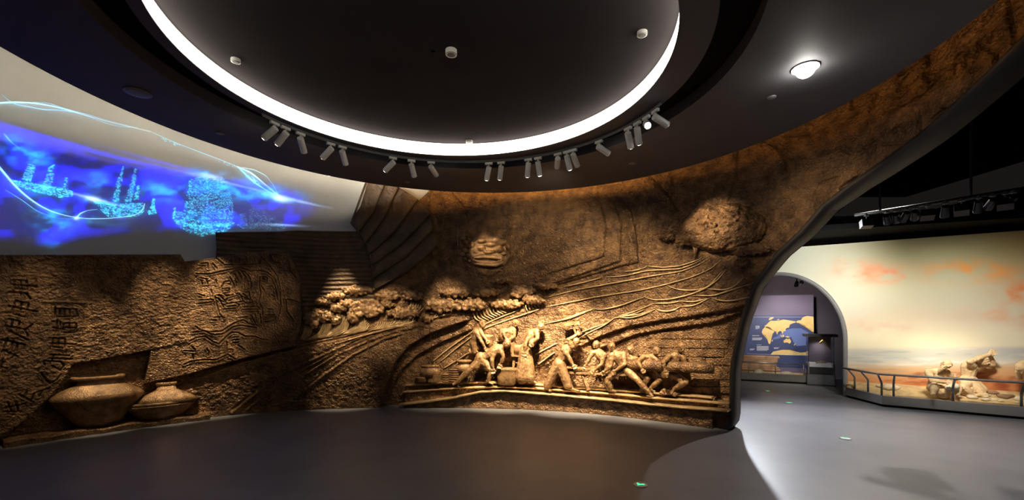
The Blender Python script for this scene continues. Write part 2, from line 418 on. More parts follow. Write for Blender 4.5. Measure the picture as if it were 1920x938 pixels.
adopt(arc_strip('amber_led_strip', ang(1205), ang(1840), OC[2] - .012, ZC + .066, OC[2] - .032, ZC + .072, 'cove_warm'))
adopt(warm)
whit = arc_strip('white_led_strip', ang(690), ang(0) + .75, OC[2] - .015, ZC + .066, OC[2] - .10, ZC + .097, 'cove_white')
adopt(whit)

lipm = arc_strip('strip_cutoff_lip', ang(655), ang(0) + .75, OC[2] - .002, ZC + .098, OC[2] - .001, ZC + .055, 'ceil'); lipm.parent = ceil; lipm.matrix_parent_inverse = Matrix.Translation(-ceil.location)  # added unseen lip, cuts the white strip's light lower on the wall
# pale plaster wall behind the left half of the relief
def wall_grid(s, z, off):
    S, Z = np.meshgrid(s, z); return P3(S, Z, off)
def grid_quads(nr, nc):
    i = np.arange(nr * nc).reshape(nr, nc)
    return np.stack([i[:-1, :-1], i[:-1, 1:], i[1:, 1:], i[1:, :-1]], -1).reshape(-1, 4)
sL, sR = SS[0], W(850, 400)[0]
ss = np.linspace(sL, sR, 160); zz = np.array([0, TOP_W])
V = np.concatenate([wall_grid(ss, zz, -.20).reshape(-1, 3), wall_grid(ss, zz, -.35).reshape(-1, 3)])
Q = grid_quads(2, 160); Q = np.concatenate([Q, Q[:, ::-1] + 320])
i0 = np.arange(159); Q = np.concatenate([Q, np.stack([160 + i0, 161 + i0, 481 + i0, 480 + i0], -1)])
tag(quad_obj('wall_left', V, Q, 'plaster'), kind='structure')

# ============================================================ THE RELIEF WALL
mural = empty('relief_mural', (float(P3(W(760, 700)[0], 0)[0]), float(P3(W(760, 700)[0], 0)[1]), 0))
tag(mural, 'long curved bronze-coloured relief wall with ships, waves, jars and workers', 'relief mural')
WL_ = lambda pts: WL(pts)
# --- outlines in wall coordinates
lower_slab = WL([(258, 735), (300, 732), (331, 727), (447, 682), (560, 655), (640, 635), (745, 612), (790, 606), (850, 596), (878, 600), (809, 625), (769, 648), (741, 682), (724, 729), (712, 775), (500, 800), (250, 830)])
arc1 = [(712, 800), (718, 760), (724, 729), (741, 682), (769, 648), (809.6, 625), (848, 610), (880, 601), (900, 570), (1060, 570), (1074, 657), (1128, 630), (1179, 612), (1243, 600.5), (1307, 591.5), (1371, 580), (1440, 560), (1440, 830)]
arc2 = [(722, 800), (726, 760), (733, 729), (752, 695), (784, 665), (826.6, 642), (858.6, 629), (884, 618), (905, 590), (1065, 590), (1120, 655), (1153, 643), (1192, 627), (1256, 616), (1332, 606), (1391, 585), (1440, 575), (1440, 830)]
rec1 = WL(arc1); rec2 = WL(arc2)
plinth3 = WL([(742, 800), (748, 759), (848, 746), (901, 734.6), (944, 732.5), (1000, 737), (1102, 746), (1205, 756.5), (1281, 764), (1440, 775), (1440, 840), (742, 840)])
plinth2 = WL([(750, 800), (756, 734.6), (856.5, 727), (933, 725), (997, 727), (1060, 732), (1153, 738.6), (1230, 746), (1440, 760), (1440, 840), (750, 840)])
plinth1 = WL([(756, 800), (760, 722), (848, 718.6), (900, 716), (1000, 720), (1060, 726), (1150, 731), (1250, 738), (1340, 746), (1340, 840), (756, 840)])
step1 = WL([(985, 300), (1100, 300), (1108, 359), (1130, 386), (1140, 428), (1135, 482), (1020, 517), (975, 530), (903, 537), (946, 503), (994, 435)])
step2 = WL([(985, 300), (1112, 300), (1119, 357.6), (1154, 383), (1167, 421.6), (1165.6, 490), (1045, 530), (975, 545), (903, 545), (946, 503), (994, 435)])
step3 = WL([(985, 300), (1120, 300), (1150, 357.6), (1185, 400), (1194, 441), (1197.5, 492), (1161, 500), (1045, 534), (975, 548), (903, 547), (946, 503), (994, 435)])
mask_pan = WL([(856, 423), (989, 435), (944.6, 506), (915, 520), (856, 498)])
grooves = [WL(p) for p in (
    [(845.6, 340), (845.6, 361), (869, 389), (879.6, 423)], [(1215, 325), (1241, 351), (1260, 377), (1270, 395)], [(1385, 280), (1383, 300), (1381.5, 329), (1367, 375)],
    [(994, 435), (975, 465), (946, 503), (903, 537)], [(1430, 262), (1455, 275), (1473, 300), (1477, 330)])]
# shallow signs on the sweep that rises to the right
crop3 = crop(1400, 0, 1.954)
signs = [[(555, 330), (560, 300), (600, 262)], [(560, 330), (600, 310), (640, 270), (700, 262), (690, 300), (660, 330)], [(640, 270), (670, 300)],
         [(755, 275), (770, 200), (800, 190), (800, 245)], [(770, 230), (750, 250)], [(835, 220), (850, 150), (870, 130)], [(850, 170), (880, 180), (890, 130), (920, 100)], [(880, 180), (910, 200), (900, 240)],
         [(840, 100), (885, 70)], [(770, 390), (785, 330), (830, 350)], [(785, 365), (815, 375)], [(870, 310), (890, 270), (930, 250)], [(670, 440), (690, 420), (720, 400), (760, 410)], [(500, 530), (620, 515)], [(628, 420), (628, 510)],
         [(450, 405), (480, 340)], [(230, 490), (140, 497)], [(270, 670), (330, 650)], [(340, 690), (400, 650)], [(955, 0), (975, 160)], [(560, 270), (600, 250)], [(820, 260), (860, 250)], [(910, 200), (915, 240), (880, 290)], [(660, 200), (665, 250)],
         [(380, 360), (385, 400)], [(500, 415), (560, 395), (640, 350)], [(300, 560), (340, 540), (380, 560)], [(430, 540), (470, 520), (460, 560)], [(660, 470), (700, 455)], [(530, 480), (560, 455), (575, 480)]]
signs = [WL([crop3(*p) for p in l]) for l in signs]
dash = []
for k in range(60):      # chipped marks right of the upper centre
    x = rng.uniform(1150, 1420); y = rng.uniform(330, 420) + (1420 - x) * .02; a = rng.uniform(-.5, .5); L = rng.uniform(5, 16)
    dash.append(WL([(x, y), (x + L * math.cos(a), y + L * math.sin(a))]))
sw = [[(1146, 484), (900, 545), (700, 640), (480, 740), (250, 920)], [(1146, 503), (950, 556), (760, 640), (600, 740), (400, 880)], [(1080, 535), (1000, 560), (840, 640), (700, 740), (560, 850)], [(1146, 494), (925, 550), (730, 640), (540, 740), (320, 905)]]
swoosh = [WL([cB(*p) for p in l]) for l in sw]
S_A0 = W(265, 700)[0]; S_LOW = W(712, 700)[0]
sA_, sB_ = W(965, 450)[0], W(1080, 450)[0]; zA_, zB_ = W(1100, 362)[1], W(1100, 405)[1]
STEP_FADE = lambda S, Z: sstep(sA_, sB_, S) * sstep(zA_, zB_, Z)
sC = [W(x, 650)[0] for x in (850, 900, 1065, 1120)]; zP_ = W(960, 715)[1]
def R(S, Z):
    """relief of the base wall, metres out of the plan curve"""
    h = .010 * (fbm(S * 9, Z * 9, 4) - .5) + .007 * (vn(S * 30, Z * 34) - .5)
    h = h + .010 * sstep(.62, .8, vn(S * 20 + 40, Z * 26 + 11)) - .008 * sstep(.64, .85, vn(S * 26 + 4, Z * 33 + 90))
    h = h + .06 * soft(S, Z, lower_slab, .03)
    for g in swoosh:
        d = dist_poly(S, Z, g, pad=.2); h = h + .028 * np.exp(-(d / .022) ** 2) - .014 * np.exp(-((d - .04) / .022) ** 2)
    ctr = 1 - .9 * sstep(sC[0], sC[1], S) * (1 - sstep(sC[2], sC[3], S)) * sstep(zP_, zP_ + .55, Z)
    h = h - ctr * (.085 * soft(S, Z, rec1, .018) + .085 * soft(S, Z, rec2, .018))
    h = h + .13 * soft(S, Z, plinth1, .018) + .06 * soft(S, Z, plinth2, .018) + .07 * soft(S, Z, plinth3, .018)
    fade = STEP_FADE(S, Z)
    h = h + fade * (.05 * soft(S, Z, step1, .016) + .05 * soft(S, Z, step2, .016) + .05 * soft(S, Z, step3, .016))
    h = h + .02 * soft(S, Z, mask_pan, .02)
    for g in grooves: h = h - .035 * np.exp(-(dist_poly(S, Z, g) / .016) ** 2)
    for g in signs: h = h - .045 * np.exp(-(dist_poly(S, Z, g) / .016) ** 4)
    for g in dash: h = h - .012 * np.exp(-(dist_poly(S, Z, g) / .012) ** 2)
    return np.maximum(h, -.17)
def R1(s, z): return float(R(np.array([s]), np.array([z]))[0])

# --- base wall, left and centre: columns from the floor to the outline of its top
def resample(pl, n, t=None):
    pl = np.asarray(pl, float); d = np.concatenate([[0], np.cumsum(np.hypot(*np.diff(pl, axis=0).T))]); d /= d[-1]
    t = np.linspace(0, 1, n) if t is None else t
    return np.c_[np.interp(t, d, pl[:, 0]), np.interp(t, d, pl[:, 1])]
SJ = W(1180, 500)[0]
top_px = [(-400, 480), (0, 492), (340, 492), (352, 505), (404, 492), (407, 446), (670, 446), (690, 440), (694, 380), (700, 360), (748, 366), (784, 377), (790, 372), (806, 356)]
tp = WL(top_px); ds = .0125
cols = np.concatenate([np.arange(SS[0] + 1.2, W(-60, 600)[0], .05), np.arange(W(-60, 600)[0], SJ, ds), [SJ]])
ztop = np.interp(cols, tp[:, 0], tp[:, 1]); ztop[cols > tp[-1, 0]] = TOP_M
NR = 380
T = np.linspace(0, 1, NR); Sg, Tg = np.meshgrid(cols, T); Zg = Tg * ztop[None, :]
def sheet(name, S, Z, base, mat, parent, depth=.2, relief=R, edge=.006):
    """displaced sheet over wall coordinates with side walls going back by `depth`"""
    h = relief(S, Z) + base if relief is not None else np.zeros(S.shape) + base
    nr, nc = S.shape
    h = h.copy(); h[0] -= edge; h[-1] -= edge; h[:, 0] -= edge; h[:, -1] -= edge
    V = P3n(S, Z, h).reshape(-1, 3)
    Q = grid_quads(nr, nc)
    idx = np.arange(nr * nc).reshape(nr, nc)
    loop = np.concatenate([idx[0, :], idx[1:, -1], idx[-1, -2::-1], idx[-2:0:-1, 0]])
    back = P3n(S, Z, np.full(S.shape, base - depth)).reshape(-1, 3)[loop]
    n = len(V); m = len(loop); k = np.arange(m); k2 = (k + 1) % m
    V2 = np.concatenate([V, V[loop], back])
    Q2 = np.stack([n + k2, n + k, n + m + k, n + m + k2], -1)
    return quad_obj(name, V2, np.concatenate([Q, Q2]), mat, parent)
def P3n(S, Z, h):
    x = np.interp(S, SS, CUR[:, 0]); y = np.interp(S, SS, CUR[:, 1]); nx = np.interp(S, SS, NOR[:, 0]); ny = np.interp(S, SS, NOR[:, 1])
    return np.stack([x + nx * h, y + ny * h, Z], -1)
o = sheet('relief_backdrop', Sg, Zg, 0, 'bronze', mural, depth=.19)
tag(o, 'chiselled bronze-brown background of the relief')
# --- base wall, right: leaning edge of the archway
arch_px = [(1366, 806), (1374, 797), (1377, 780), (1377, 740), (1378, 700), (1382, 670), (1395, 609), (1418, 540), (1461, 480), (1507, 437), (1548, 389), (1600, 350), (1656, 312), (1733, 256), (1809, 189), (1920, 82), (2040, -40), (2200, -190)]
archE = WL(arch_px); archE[0, 1] = 0; archE[:, 1] = np.clip(archE[:, 1], 0, TOP_M - .05)
def coons(top, right, bottom, left, nc, nr):
    """grid between four polylines: top & bottom run left to right, left & right run from bottom to top"""
    t = resample(top, nc); b = resample(bottom, nc); l = resample(left, nr); r = resample(right, nr)
    u = np.linspace(0, 1, nc)[None, :, None]; v = np.linspace(0, 1, nr)[:, None, None]
    G = (1 - v) * b[None] + v * t[None] + (1 - u) * l[:, None] + u * r[:, None] - ((1 - u) * (1 - v) * b[0] + u * (1 - v) * b[-1] + (1 - u) * v * t[0] + u * v * t[-1])
    return G[..., 0], G[..., 1]
send = archE[-1, 0]
rightE = np.vstack([archE, [[send, TOP_M]]])
Sg2, Zg2 = coons([(SJ, TOP_M), (send, TOP_M)], rightE, [(SJ, 0), archE[0]], [(SJ, 0), (SJ, TOP_M)], 640, NR)
# keep the seam row heights identical to the left sheet
Zg2[:, 0] = T * TOP_M; Sg2[:, 0] = SJ
o = sheet('relief_backdrop', Sg2, Zg2, 0, 'bronze', mural, depth=.19)
tag(o, 'bronze-brown sweep rising over the archway')
# jamb of the archway: smooth dark edge, a quarter metre deep, rounded
je = resample(archE, 140)
prof = [(-.30, -.02), (-.285, .0), (-.02, .008), (.02, -.004), (.03, -.03), (.0, -.07)]
tn = np.gradient(je, axis=0); tn /= np.linalg.norm(tn, axis=1)[:, None] + 1e-9
on = np.c_[tn[:, 1], -tn[:, 0]]       # out of the wall edge, to the right / down
Sj = np.stack([je[:, 0] + on[:, 0] * e for _, e in prof]); Zj = np.maximum(np.stack([je[:, 1] + on[:, 1] * e for _, e in prof]), 0)
hj = np.stack([np.full(len(je), d) for d, _ in prof])
V = P3n(Sj, Zj, hj).reshape(-1, 3)
o = quad_obj('archway_jamb', V, grid_quads(len(prof), len(je)), 'jamb', mural); tag(o, 'smooth dark edge of the archway')
# back of the wall
bS, bZ = coons([(SJ, TOP_M), (send, TOP_M)], rightE, [(SJ, 0), archE[0]], [(SJ, 0), (SJ, TOP_M)], 60, 60)
sb = np.linspace(W(790, 500)[0], SJ, 60); bS = np.concatenate([np.repeat(sb[None, :], 60, 0), bS], 1); bZ = np.concatenate([np.repeat(np.linspace(0, TOP_M, 60)[:, None], 60, 1), bZ], 1)
o = quad_obj('back_face', P3n(bS, bZ, np.full(bS.shape, -.295)).reshape(-1, 3), grid_quads(*bS.shape)[:, ::-1], 'jamb', mural); tag(o, 'plain dark back of the relief wall')
# top cap joins front to back is above the ceiling and never seen

# --- slabs of the left half
def chars_lines():
    L = [
     [(75, 145), (150, 150), (152, 200), (80, 195), (75, 145)], [(60, 170), (205, 185)], [(115, 148), (118, 198)], [(50, 215), (158, 224)], [(75, 203), (78, 238)], [(112, 206), (116, 236)], [(148, 224), (176, 256)],
     [(85, 265), (162, 280), (150, 360), (65, 340), (85, 265)], [(45, 295), (212, 328)], [(122, 272), (108, 350)],
     [(45, 370), (110, 382)], [(25, 410), (160, 432)], [(70, 375), (55, 455)], [(110, 385), (95, 465)], [(50, 440), (160, 492)], [(140, 432), (186, 400)], [(140, 432), (158, 470)],
     [(0, 488), (140, 520)], [(40, 478), (10, 560)], [(75, 495), (50, 582)], [(100, 510), (80, 588)], [(15, 550), (95, 585)],
     [(0, 610), (22, 620)], [(0, 645), (36, 656)], [(10, 600), (0, 660)],
     [(320, 310), (440, 315), (450, 355), (320, 358), (320, 310)], [(345, 312), (345, 357)], [(372, 312), (374, 357)], [(402, 314), (404, 356)], [(318, 300), (318, 365)],
     [(330, 380), (325, 452)], [(305, 420), (370, 430)], [(365, 395), (440, 395), (442, 448), (362, 448), (365, 395)], [(400, 390), (400, 450)], [(348, 385), (352, 450)], [(365, 420), (440, 423)],
     [(305, 480), (375, 485), (370, 540), (300, 530), (305, 480)], [(288, 510), (436, 516)], [(338, 482), (335, 536)],
     [(290, 575), (400, 582)], [(280, 598), (415, 602)], [(250, 612), (350, 615), (368, 640), (348, 664)], [(250, 612), (255, 634)], [(310, 575), (298, 612)], [(300, 640), (348, 664)],
     [(235, 680), (262, 720), (288, 742), (325, 722), (350, 690)],
     [(105, 805), (192, 852)], [(150, 788), (135, 826)], [(192, 800), (176, 842)], [(192, 800), (285, 768)], [(225, 815), (240, 780)],
     [(25, 882), (142, 860)], [(40, 850), (62, 902)], [(85, 845), (104, 900)], [(20, 905), (120, 905)]]
    return [WL([cT(*p) for p in l]) for l in L]
CH = chars_lines()
FR = [WL([cT(*p) for p in l]) for l in ([(245, 270), (495, 275)], [(495, 275), (490, 400), (470, 540)], [(0, 118), (215, 112), (222, 240)])]
ARC = WL([(134, 690), (112, 722), (88, 752), (50, 790), (0, 826)])
def chip(S, Z):
    h = .006 * (fbm(S * 8 + 3, Z * 8, 4) - .5)
    h = h + .007 * sstep(.60, .76, vn(S * 24 + 40, Z * 34 + 11)) - .007 * sstep(.62, .8, vn(S * 28 + 4, Z * 42 + 90)) + .004 * (vn(S * 55, Z * 60) - .5)
    return h
def R_text(S, Z):
    h = chip(S, Z)
    for g in CH:
        d = dist_poly(S, Z, g); h = h - .030 * np.exp(-(d / .0085) ** 4) + .005 * np.exp(-((d - .019) / .009) ** 2)
    h = h + .018 * np.exp(-(dist_poly(S, Z, FR[0]) / .013) ** 2)
    for g in FR[1:]: h = h + .008 * np.exp(-(dist_poly(S, Z, g) / .012) ** 2)
    return h
tA = [(-140, 481), (0, 480), (224, 479), (338, 479)]; rA = [(354, 640), (352, 500), (338, 479)]
bA = [(-140, 905), (0, 815), (40, 790), (90, 744), (118, 708), (134, 682), (200, 670), (282, 655), (354, 640)]; lA = [(-140, 905), (-140, 481)]
def wl_clip(p):
    a = WL(p); a[:, 1] = np.maximum(a[:, 1], .005); return a
S1, Z1 = coons(wl_clip(tA), wl_clip(rA), wl_clip(bA), wl_clip(lA), 330, 230)
o = sheet('inscribed_slab', S1, Z1, .15, 'bronze', mural, depth=.34, relief=R_text); tag(o, 'pitted slab carved with old compass characters')
# map slab
mapl = [
 [(100, 210), (200, 212), (300, 190), (400, 170), (460, 165), (520, 190), (600, 185), (660, 200), (720, 250), (750, 330), (765, 420)],
 [(260, 90), (320, 140), (400, 140), (520, 140), (600, 130), (612, 80), (600, 45)], [(612, 80), (680, 150), (740, 230), (762, 330), (768, 460), (740, 560)],
 [(365, 235), (395, 290), (405, 365), (440, 360)], [(370, 210), (400, 190), (440, 180), (480, 195), (520, 240), (535, 300), (528, 325), (490, 335)], [(400, 205), (430, 260)], [(430, 195), (455, 240)], [(455, 190), (490, 235)], [(410, 250), (415, 280)], [(500, 265), (530, 275)],
 [(360, 265), (325, 270), (300, 310), (305, 355), (340, 380), (395, 370)], [(310, 325), (360, 320), (362, 350), (320, 360)], [(330, 335), (350, 340)],
 [(340, 400), (440, 370)], [(440, 360), (470, 420), (500, 440), (545, 430)], [(510, 345), (525, 400), (545, 430)], [(470, 365), (500, 390), (480, 410)], [(455, 380), (520, 410)],
 [(340, 440), (470, 420)], [(345, 462), (410, 455)], [(345, 478), (405, 475)], [(410, 430), (440, 450), (420, 475)], [(470, 465), (580, 462)], [(468, 485), (585, 482)], [(510, 505), (590, 500)], [(560, 420), (610, 460)], [(570, 440), (600, 480)],
 [(250, 380), (260, 440), (275, 490), (285, 520)], [(250, 385), (300, 420), (340, 430)], [(280, 370), (330, 420), (345, 400)], [(260, 375), (300, 375)], [(280, 400), (315, 465)], [(285, 520), (320, 550)], [(245, 545), (300, 540), (310, 560)], [(220, 565), (260, 568)],
 [(130, 410), (240, 408)], [(210, 400), (235, 415)], [(120, 365), (165, 380)], [(215, 330), (225, 360)], [(255, 255), (262, 290)], [(120, 440), (200, 430), (240, 420)],
 [(90, 615), (130, 640), (200, 655), (300, 650), (360, 610), (420, 580), (470, 565), (520, 595), (580, 605)], [(190, 660), (250, 680), (320, 670), (390, 620), (450, 605), (570, 625)],
 [(40, 730), (100, 700), (170, 690), (230, 730), (280, 750), (330, 700), (380, 660), (430, 660), (480, 690), (560, 690), (620, 715), (660, 718)], [(70, 660), (160, 650), (220, 675)],
 [(340, 730), (345, 830)], [(0, 905), (70, 880), (160, 870), (260, 870), (350, 830), (410, 865)], [(0, 800), (90, 805)], [(60, 765), (90, 795)], [(180, 785), (200, 805), (195, 840)], [(70, 825), (75, 865)], [(390, 700), (430, 695)], [(390, 740), (430, 735)], [(400, 715), (430, 715)], [(430, 760), (480, 790)], [(360, 790), (385, 790), (385, 810)],
 [(600, 230), (595, 290), (605, 360), (590, 420), (620, 470), (625, 560), (740, 555)], [(600, 220), (640, 210), (690, 240), (720, 300), (740, 400), (760, 430)], [(610, 240), (650, 230), (660, 265), (620, 270)], [(620, 250), (640, 255)], [(660, 310), (700, 305), (720, 340)], [(610, 300), (635, 340)], [(690, 370), (720, 385)], [(650, 530), (720, 525)], [(640, 545), (735, 545)], [(660, 480), (700, 485)],
 [(780, 405), (850, 410), (940, 440)], [(805, 410), (815, 500), (870, 570)], [(640, 580), (730, 565)], [(560, 520), (580, 590)], [(530, 530), (570, 600)], [(600, 520), (610, 590)], [(430, 550), (500, 540)],
 [(700, 60), (770, 70)], [(690, 110), (760, 130)], [(680, 65), (700, 100)], [(740, 40), (760, 75)], [(830, 110), (840, 190), (770, 190)], [(840, 190), (890, 245)], [(140, 130), (190, 125), (195, 170)], [(230, 130), (260, 165)], [(370, 90), (380, 120)], [(430, 85), (440, 120)], [(490, 85), (500, 120)], [(550, 80), (560, 115)],
 [(130, 240), (190, 250)], [(140, 260), (150, 290)], [(180, 255), (190, 285)]]
MP = [WL([cM(*p) for p in l]) for l in mapl]
def R_map(S, Z):
    h = .5 * chip(S, Z)
    for k, g in enumerate(MP):
        d = dist_poly(S, Z, g); h = h - .024 * np.exp(-(d / .009) ** 4) + .010 * np.exp(-((d - .02) / .011) ** 2)
    return h
tB = [(345, 492), (400, 486), (460, 478), (520, 470), (545, 476)]; rB = [(555, 648), (568, 604), (566, 527), (545, 476)]; bB = [(354, 700), (447, 674), (555, 648)]; lB = [(354, 700), (354, 640), (345, 492)]
S2, Z2 = coons(WL(tB), WL(rB), WL(bB), WL(lB), 230, 250)
o = sheet('map_slab', S2, Z2, .14, 'bronze', mural, depth=.33, relief=R_map); tag(o, 'slab incised with an old chart of coasts and islands')
S3, Z3 = coons(WL([(282, 656), (355, 640)]), WL([(355, 700), (355, 640)]), WL([(269, 718), (355, 700)]), WL([(269, 718), (282, 656)]), 90, 70)
o = sheet('map_slab', S3, Z3, .137, 'bronze', mural, depth=.33, relief=R_map); tag(o, 'lower tongue of the incised chart slab')
# ribbed timber panel behind the chart
def R_rib(S, Z):
    w = .02 * (fbm(S * 2.2, Z * 5, 3) - .5)
    return .016 * (np.abs(((Z + w + .006 * np.sin(S * 5)) * 13) % 1 - .5) * 2 - .5) + .012 * (vn(S * 3, Z * 40) - .5) + .006 * (vn(S * 30, Z * 60) - .5)
S4, Z4 = coons(WL([(404, 436), (560, 433), (699, 434)]), WL([(702, 575), (699, 434)]), WL([(412, 575), (702, 575)]), WL([(412, 575), (408, 487), (404, 436)]), 260, 130)
o = sheet('ribbed_panel', S4, Z4, .032, 'bronze_dark', mural, depth=.23, relief=R_rib); tag(o, 'dark panel ribbed like ship timber')
# battened sail: each panel between two battens is a piece
a_ = [(60, 290), (112, 345), (152, 412), (175, 480), (185, 548), (195, 625), (205, 690)]
b_ = [(165, 40), (270, 58), (352, 75), (470, 150), (545, 235), (560, 330), (585, 430)]
sail = None
def R_sail(S, Z): return .010 * (vn(S * 22, Z * 7) - .5) + .008 * (vn(S * 40, Z * 40) - .5)
for i in range(6):
    la = [cC(*a_[i]), cC(*b_[i])]; lb = [cC(*a_[i + 1]), cC(*b_[i + 1])]
    bow = lambda p, q: [p, ((p[0] + q[0]) / 2 + 3, (p[1] + q[1]) / 2 + 6), q]
    ta = WL(bow(*la)); tb = WL(bow(*lb))
    Sx, Zx = coons(ta, np.array([tb[-1], ta[-1]]), tb, np.array([tb[0], ta[0]]), 90, 34)
    v = np.linspace(0, 1, 34)[:, None]
    hump = .03 * np.sin(np.pi * v) ** .6 + .028 * (1 - v)
    base = .075 - .005 * i
    Sx2, Zx2 = Sx, Zx
    rel = lambda S, Z, hp=hump: R_sail(S, Z) + hp
    o = sheet('sail_panel', Sx2, Zx2, base, 'bronze_dark', mural, depth=.2, relief=rel)
    if i == 0: tag(o, 'topmost panel of the battened junk sail')
    # batten along the lower edge with a knob at its outer end
    bt = resample(tb, 14); mb = MB()
    mb.tube([Vector(P3(q[0], q[1], base + .03)) for q in bt], .013, 6); mb.ell(P3(bt[0][0] - .01, bt[0][1], base + .02), (.03, .03, .03))
    mb.build('sail_batten', 'bronze_dark', o, True)
mb = MB(); q0 = [W3(*cC(*p), .09) for p in [(150, 40), (60, 288), (112, 345), (152, 412), (175, 480), (185, 548), (195, 625)]]
mb.tube(q0, .018, 6); mb.build('sail_edge_rope', 'bronze_dark', mural, True)
# --- raised lines of waves, rays
def ridge(name, px, r0=.011, lift=.004, mat='bronze_fine', parent=None, taper=True, dense=.04):
    pl = WL(px)
    # smooth the polyline
    t = np.linspace(0, 1, len(pl)); n = max(6, int(np.hypot(*np.diff(pl, axis=0).T).sum() / dense))
    if len(pl) > 2:
        pp = resample(pl, n)
        for _ in range(3): pp[1:-1] = .5 * pp[1:-1] + .25 * (pp[:-2] + pp[2:])
    else: pp = resample(pl, n)
    h = R(pp[:, 0], pp[:, 1]) + lift
    for _ in range(8):
        if len(h) > 4: h[1:-1] = (h[:-2] + h[1:-1] + h[2:]) / 3
    rr = [r0 * (1 - .75 * abs(2 * k / (n - 1) - 1) ** 3) if taper else r0 for k in range(n)]
    mb = MB(); mb.tube([P3(a[0], a[1], b) for a, b in zip(pp, h)], rr, 6)
    return mb.build(name, mat, parent or mural, True)
waves = [
 [(0, 865), (300, 805), (560, 765), (700, 735), (860, 690), (980, 640), (1040, 585)], [(20, 805), (200, 760), (450, 715), (640, 680), (800, 655), (900, 620), (970, 575)],
 [(360, 685), (430, 686), (500, 675), (600, 650), (800, 640), (880, 610), (940, 575)], [(600, 622), (700, 632), (800, 622), (900, 590), (930, 570)],
 [(720, 735), (780, 760), (860, 767), (950, 755), (1020, 705), (1070, 640)], [(470, 655), (540, 650), (600, 628)],
 [(100, 938), (290, 873)], [(290, 873), (350, 878), (450, 855), (590, 803)], [(590, 803), (640, 822), (740, 818), (860, 790), (960, 750), (1050, 650)],
 [(410, 930), (460, 918), (570, 905), (660, 873)], [(660, 873), (700, 890), (760, 885), (800, 860)], [(800, 860), (880, 857), (980, 805)], [(980, 805), (1040, 830), (1120, 825), (1215, 803)],
 [(860, 795), (1000, 797), (1100, 762), (1215, 728)], [(430, 920), (530, 890), (650, 840)], [(650, 840), (740, 842), (800, 828)], [(800, 828), (880, 834), (960, 812)], [(950, 755), (1060, 765), (1120, 745), (1170, 690)], [(120, 745), (250, 715), (340, 690)]]
for w in waves: ridge('wave_line', [cD(*p) for p in w], .0125, .016, 'bronze_pale')
rays5 = [[(410, 470), (560, 345), (840, 155), (1000, 80), (1180, 10)], [(480, 470), (620, 350), (760, 250), (900, 160), (1100, 90), (1370, 0)], [(510, 530), (640, 450), (750, 380)], [(1350, 490), (1500, 380)], [(1330, 400), (1520, 300)], [(1000, 290), (1100, 240)]]
for w in rays5: ridge('ray_line', [c5(*p) for p in w], .013, .014, 'bronze_pale', taper=False)
rays6 = [[(90, 105), (260, 70), (430, 5)], [(330, 215), (420, 165), (520, 120), (610, 55)], [(230, 222), (400, 150), (560, 95)], [(610, 55), (700, 68), (800, 45), (900, 0)], [(900, 0), (950, 22), (1050, 5)], [(640, 45), (720, 45), (820, 0)]]
for w in rays6: ridge('wave_line', [c6(*p) for p in w], .0125, .016, 'bronze_pale')
# long ledge lines that curve up from the sea to the left
for w in ([(1146, 484), (1020, 512), (900, 543), (760, 585)], [(560, 600), (620, 585), (760, 555), (860, 535)]): ridge('sea_edge', [cB(*p) for p in w], .02, .01)
ridge('slab_edge', [(270, 735), (331, 727), (447, 683), (560, 655), (640, 634)], .012, .012)
ridge('sea_edge', [(560, 652), (600, 643), (690, 618), (745, 602), (800, 587), (858, 592)], .016, .012)
for w in ([(1098, 362), (1122, 372), (1140, 400)],): ridge('step_edge', w, .006)

# --- foam crests: knobbly blobs with curved spray strands under them
def crest(px, py, rx, ry, off=.07, seed=0, name='wave_crest', tilt=0, thick=.06, mat='bronze_fine', vox=.012, knob=.24):
    rd = random.Random(seed); s, z = W(px, py, off); f = frame(s)
    k = (FPX / float(P3(s, z, off)[1])); ax = rx / k; az = ry / k
    c = Vector(P3(s, z, off)); mb = MB()
    Rt = f @ Matrix.Rotation(-tilt, 3, 'Y')
    mb.ell(c, (ax * .86, thick, az * .8), Rt, 16, 10)
    n = max(9, int((ax + az) * 22) + 8)
    for i in range(n):
        a = 2 * math.pi * i / n + rd.uniform(-.2, .2); q = rd.uniform(.72, .9)
        r = min(az * knob * rd.uniform(.6, 1.3), .045) + .008
        mb.ell(c + Rt @ Vector((ax * q * math.cos(a), rd.uniform(-.01, .03), az * q * math.sin(a))), (r * 1.2, r, r), Rt, 8, 6)
    for i in range(n * 2):
        a = rd.uniform(0, 6.28); q = rd.uniform(0, .7); r = rd.uniform(.014, .03)
        mb.ell(c + Rt @ Vector((ax * q * math.cos(a), thick * .86 * math.sqrt(1 - q * q), az * q * math.sin(a))), (r, r * .7, r), Rt, 7, 5)
    return mb.remesh(name, mat, mural, vox, 1, .012, 38)
crests = [(671, 545, 30, 9, 0), (724, 554, 24, 11, 0), (774, 554, 20, 9, -.1), (853, 549, 31, 9, 0), (912, 548, 29, 9, 0), (943, 526, 18, 5, 0), (980, 547, 25, 12, 0), (1026, 536, 23, 7, 0),
          (690, 578, 30, 18, .05), (757, 587, 36, 11, 0), (832, 572, 40, 14, 0), (887, 571, 25, 12, 0), (948, 570, 37, 9, 0), (1001, 562, 23, 9, -.1),
          (583, 596, 15, 10, .5), (600, 586, 16, 7, -.2), (606, 566, 16, 7, -.1), (628, 556, 18, 8, .1), (612, 594, 16, 10, .2), (636, 577, 16, 9, 0), (652, 570, 20, 8, 0), (630, 600, 10, 9, .8), (664, 590, 9, 16, 0), (590, 608, 10, 7, .8), (800, 597, 14, 7, -.3), (725, 571, 14, 7, 0)]
for i, (x, y, rx, ry, tl) in enumerate(crests): crest(x, y, rx, ry, .06 + .02 * (i % 3), i, tilt=tl)
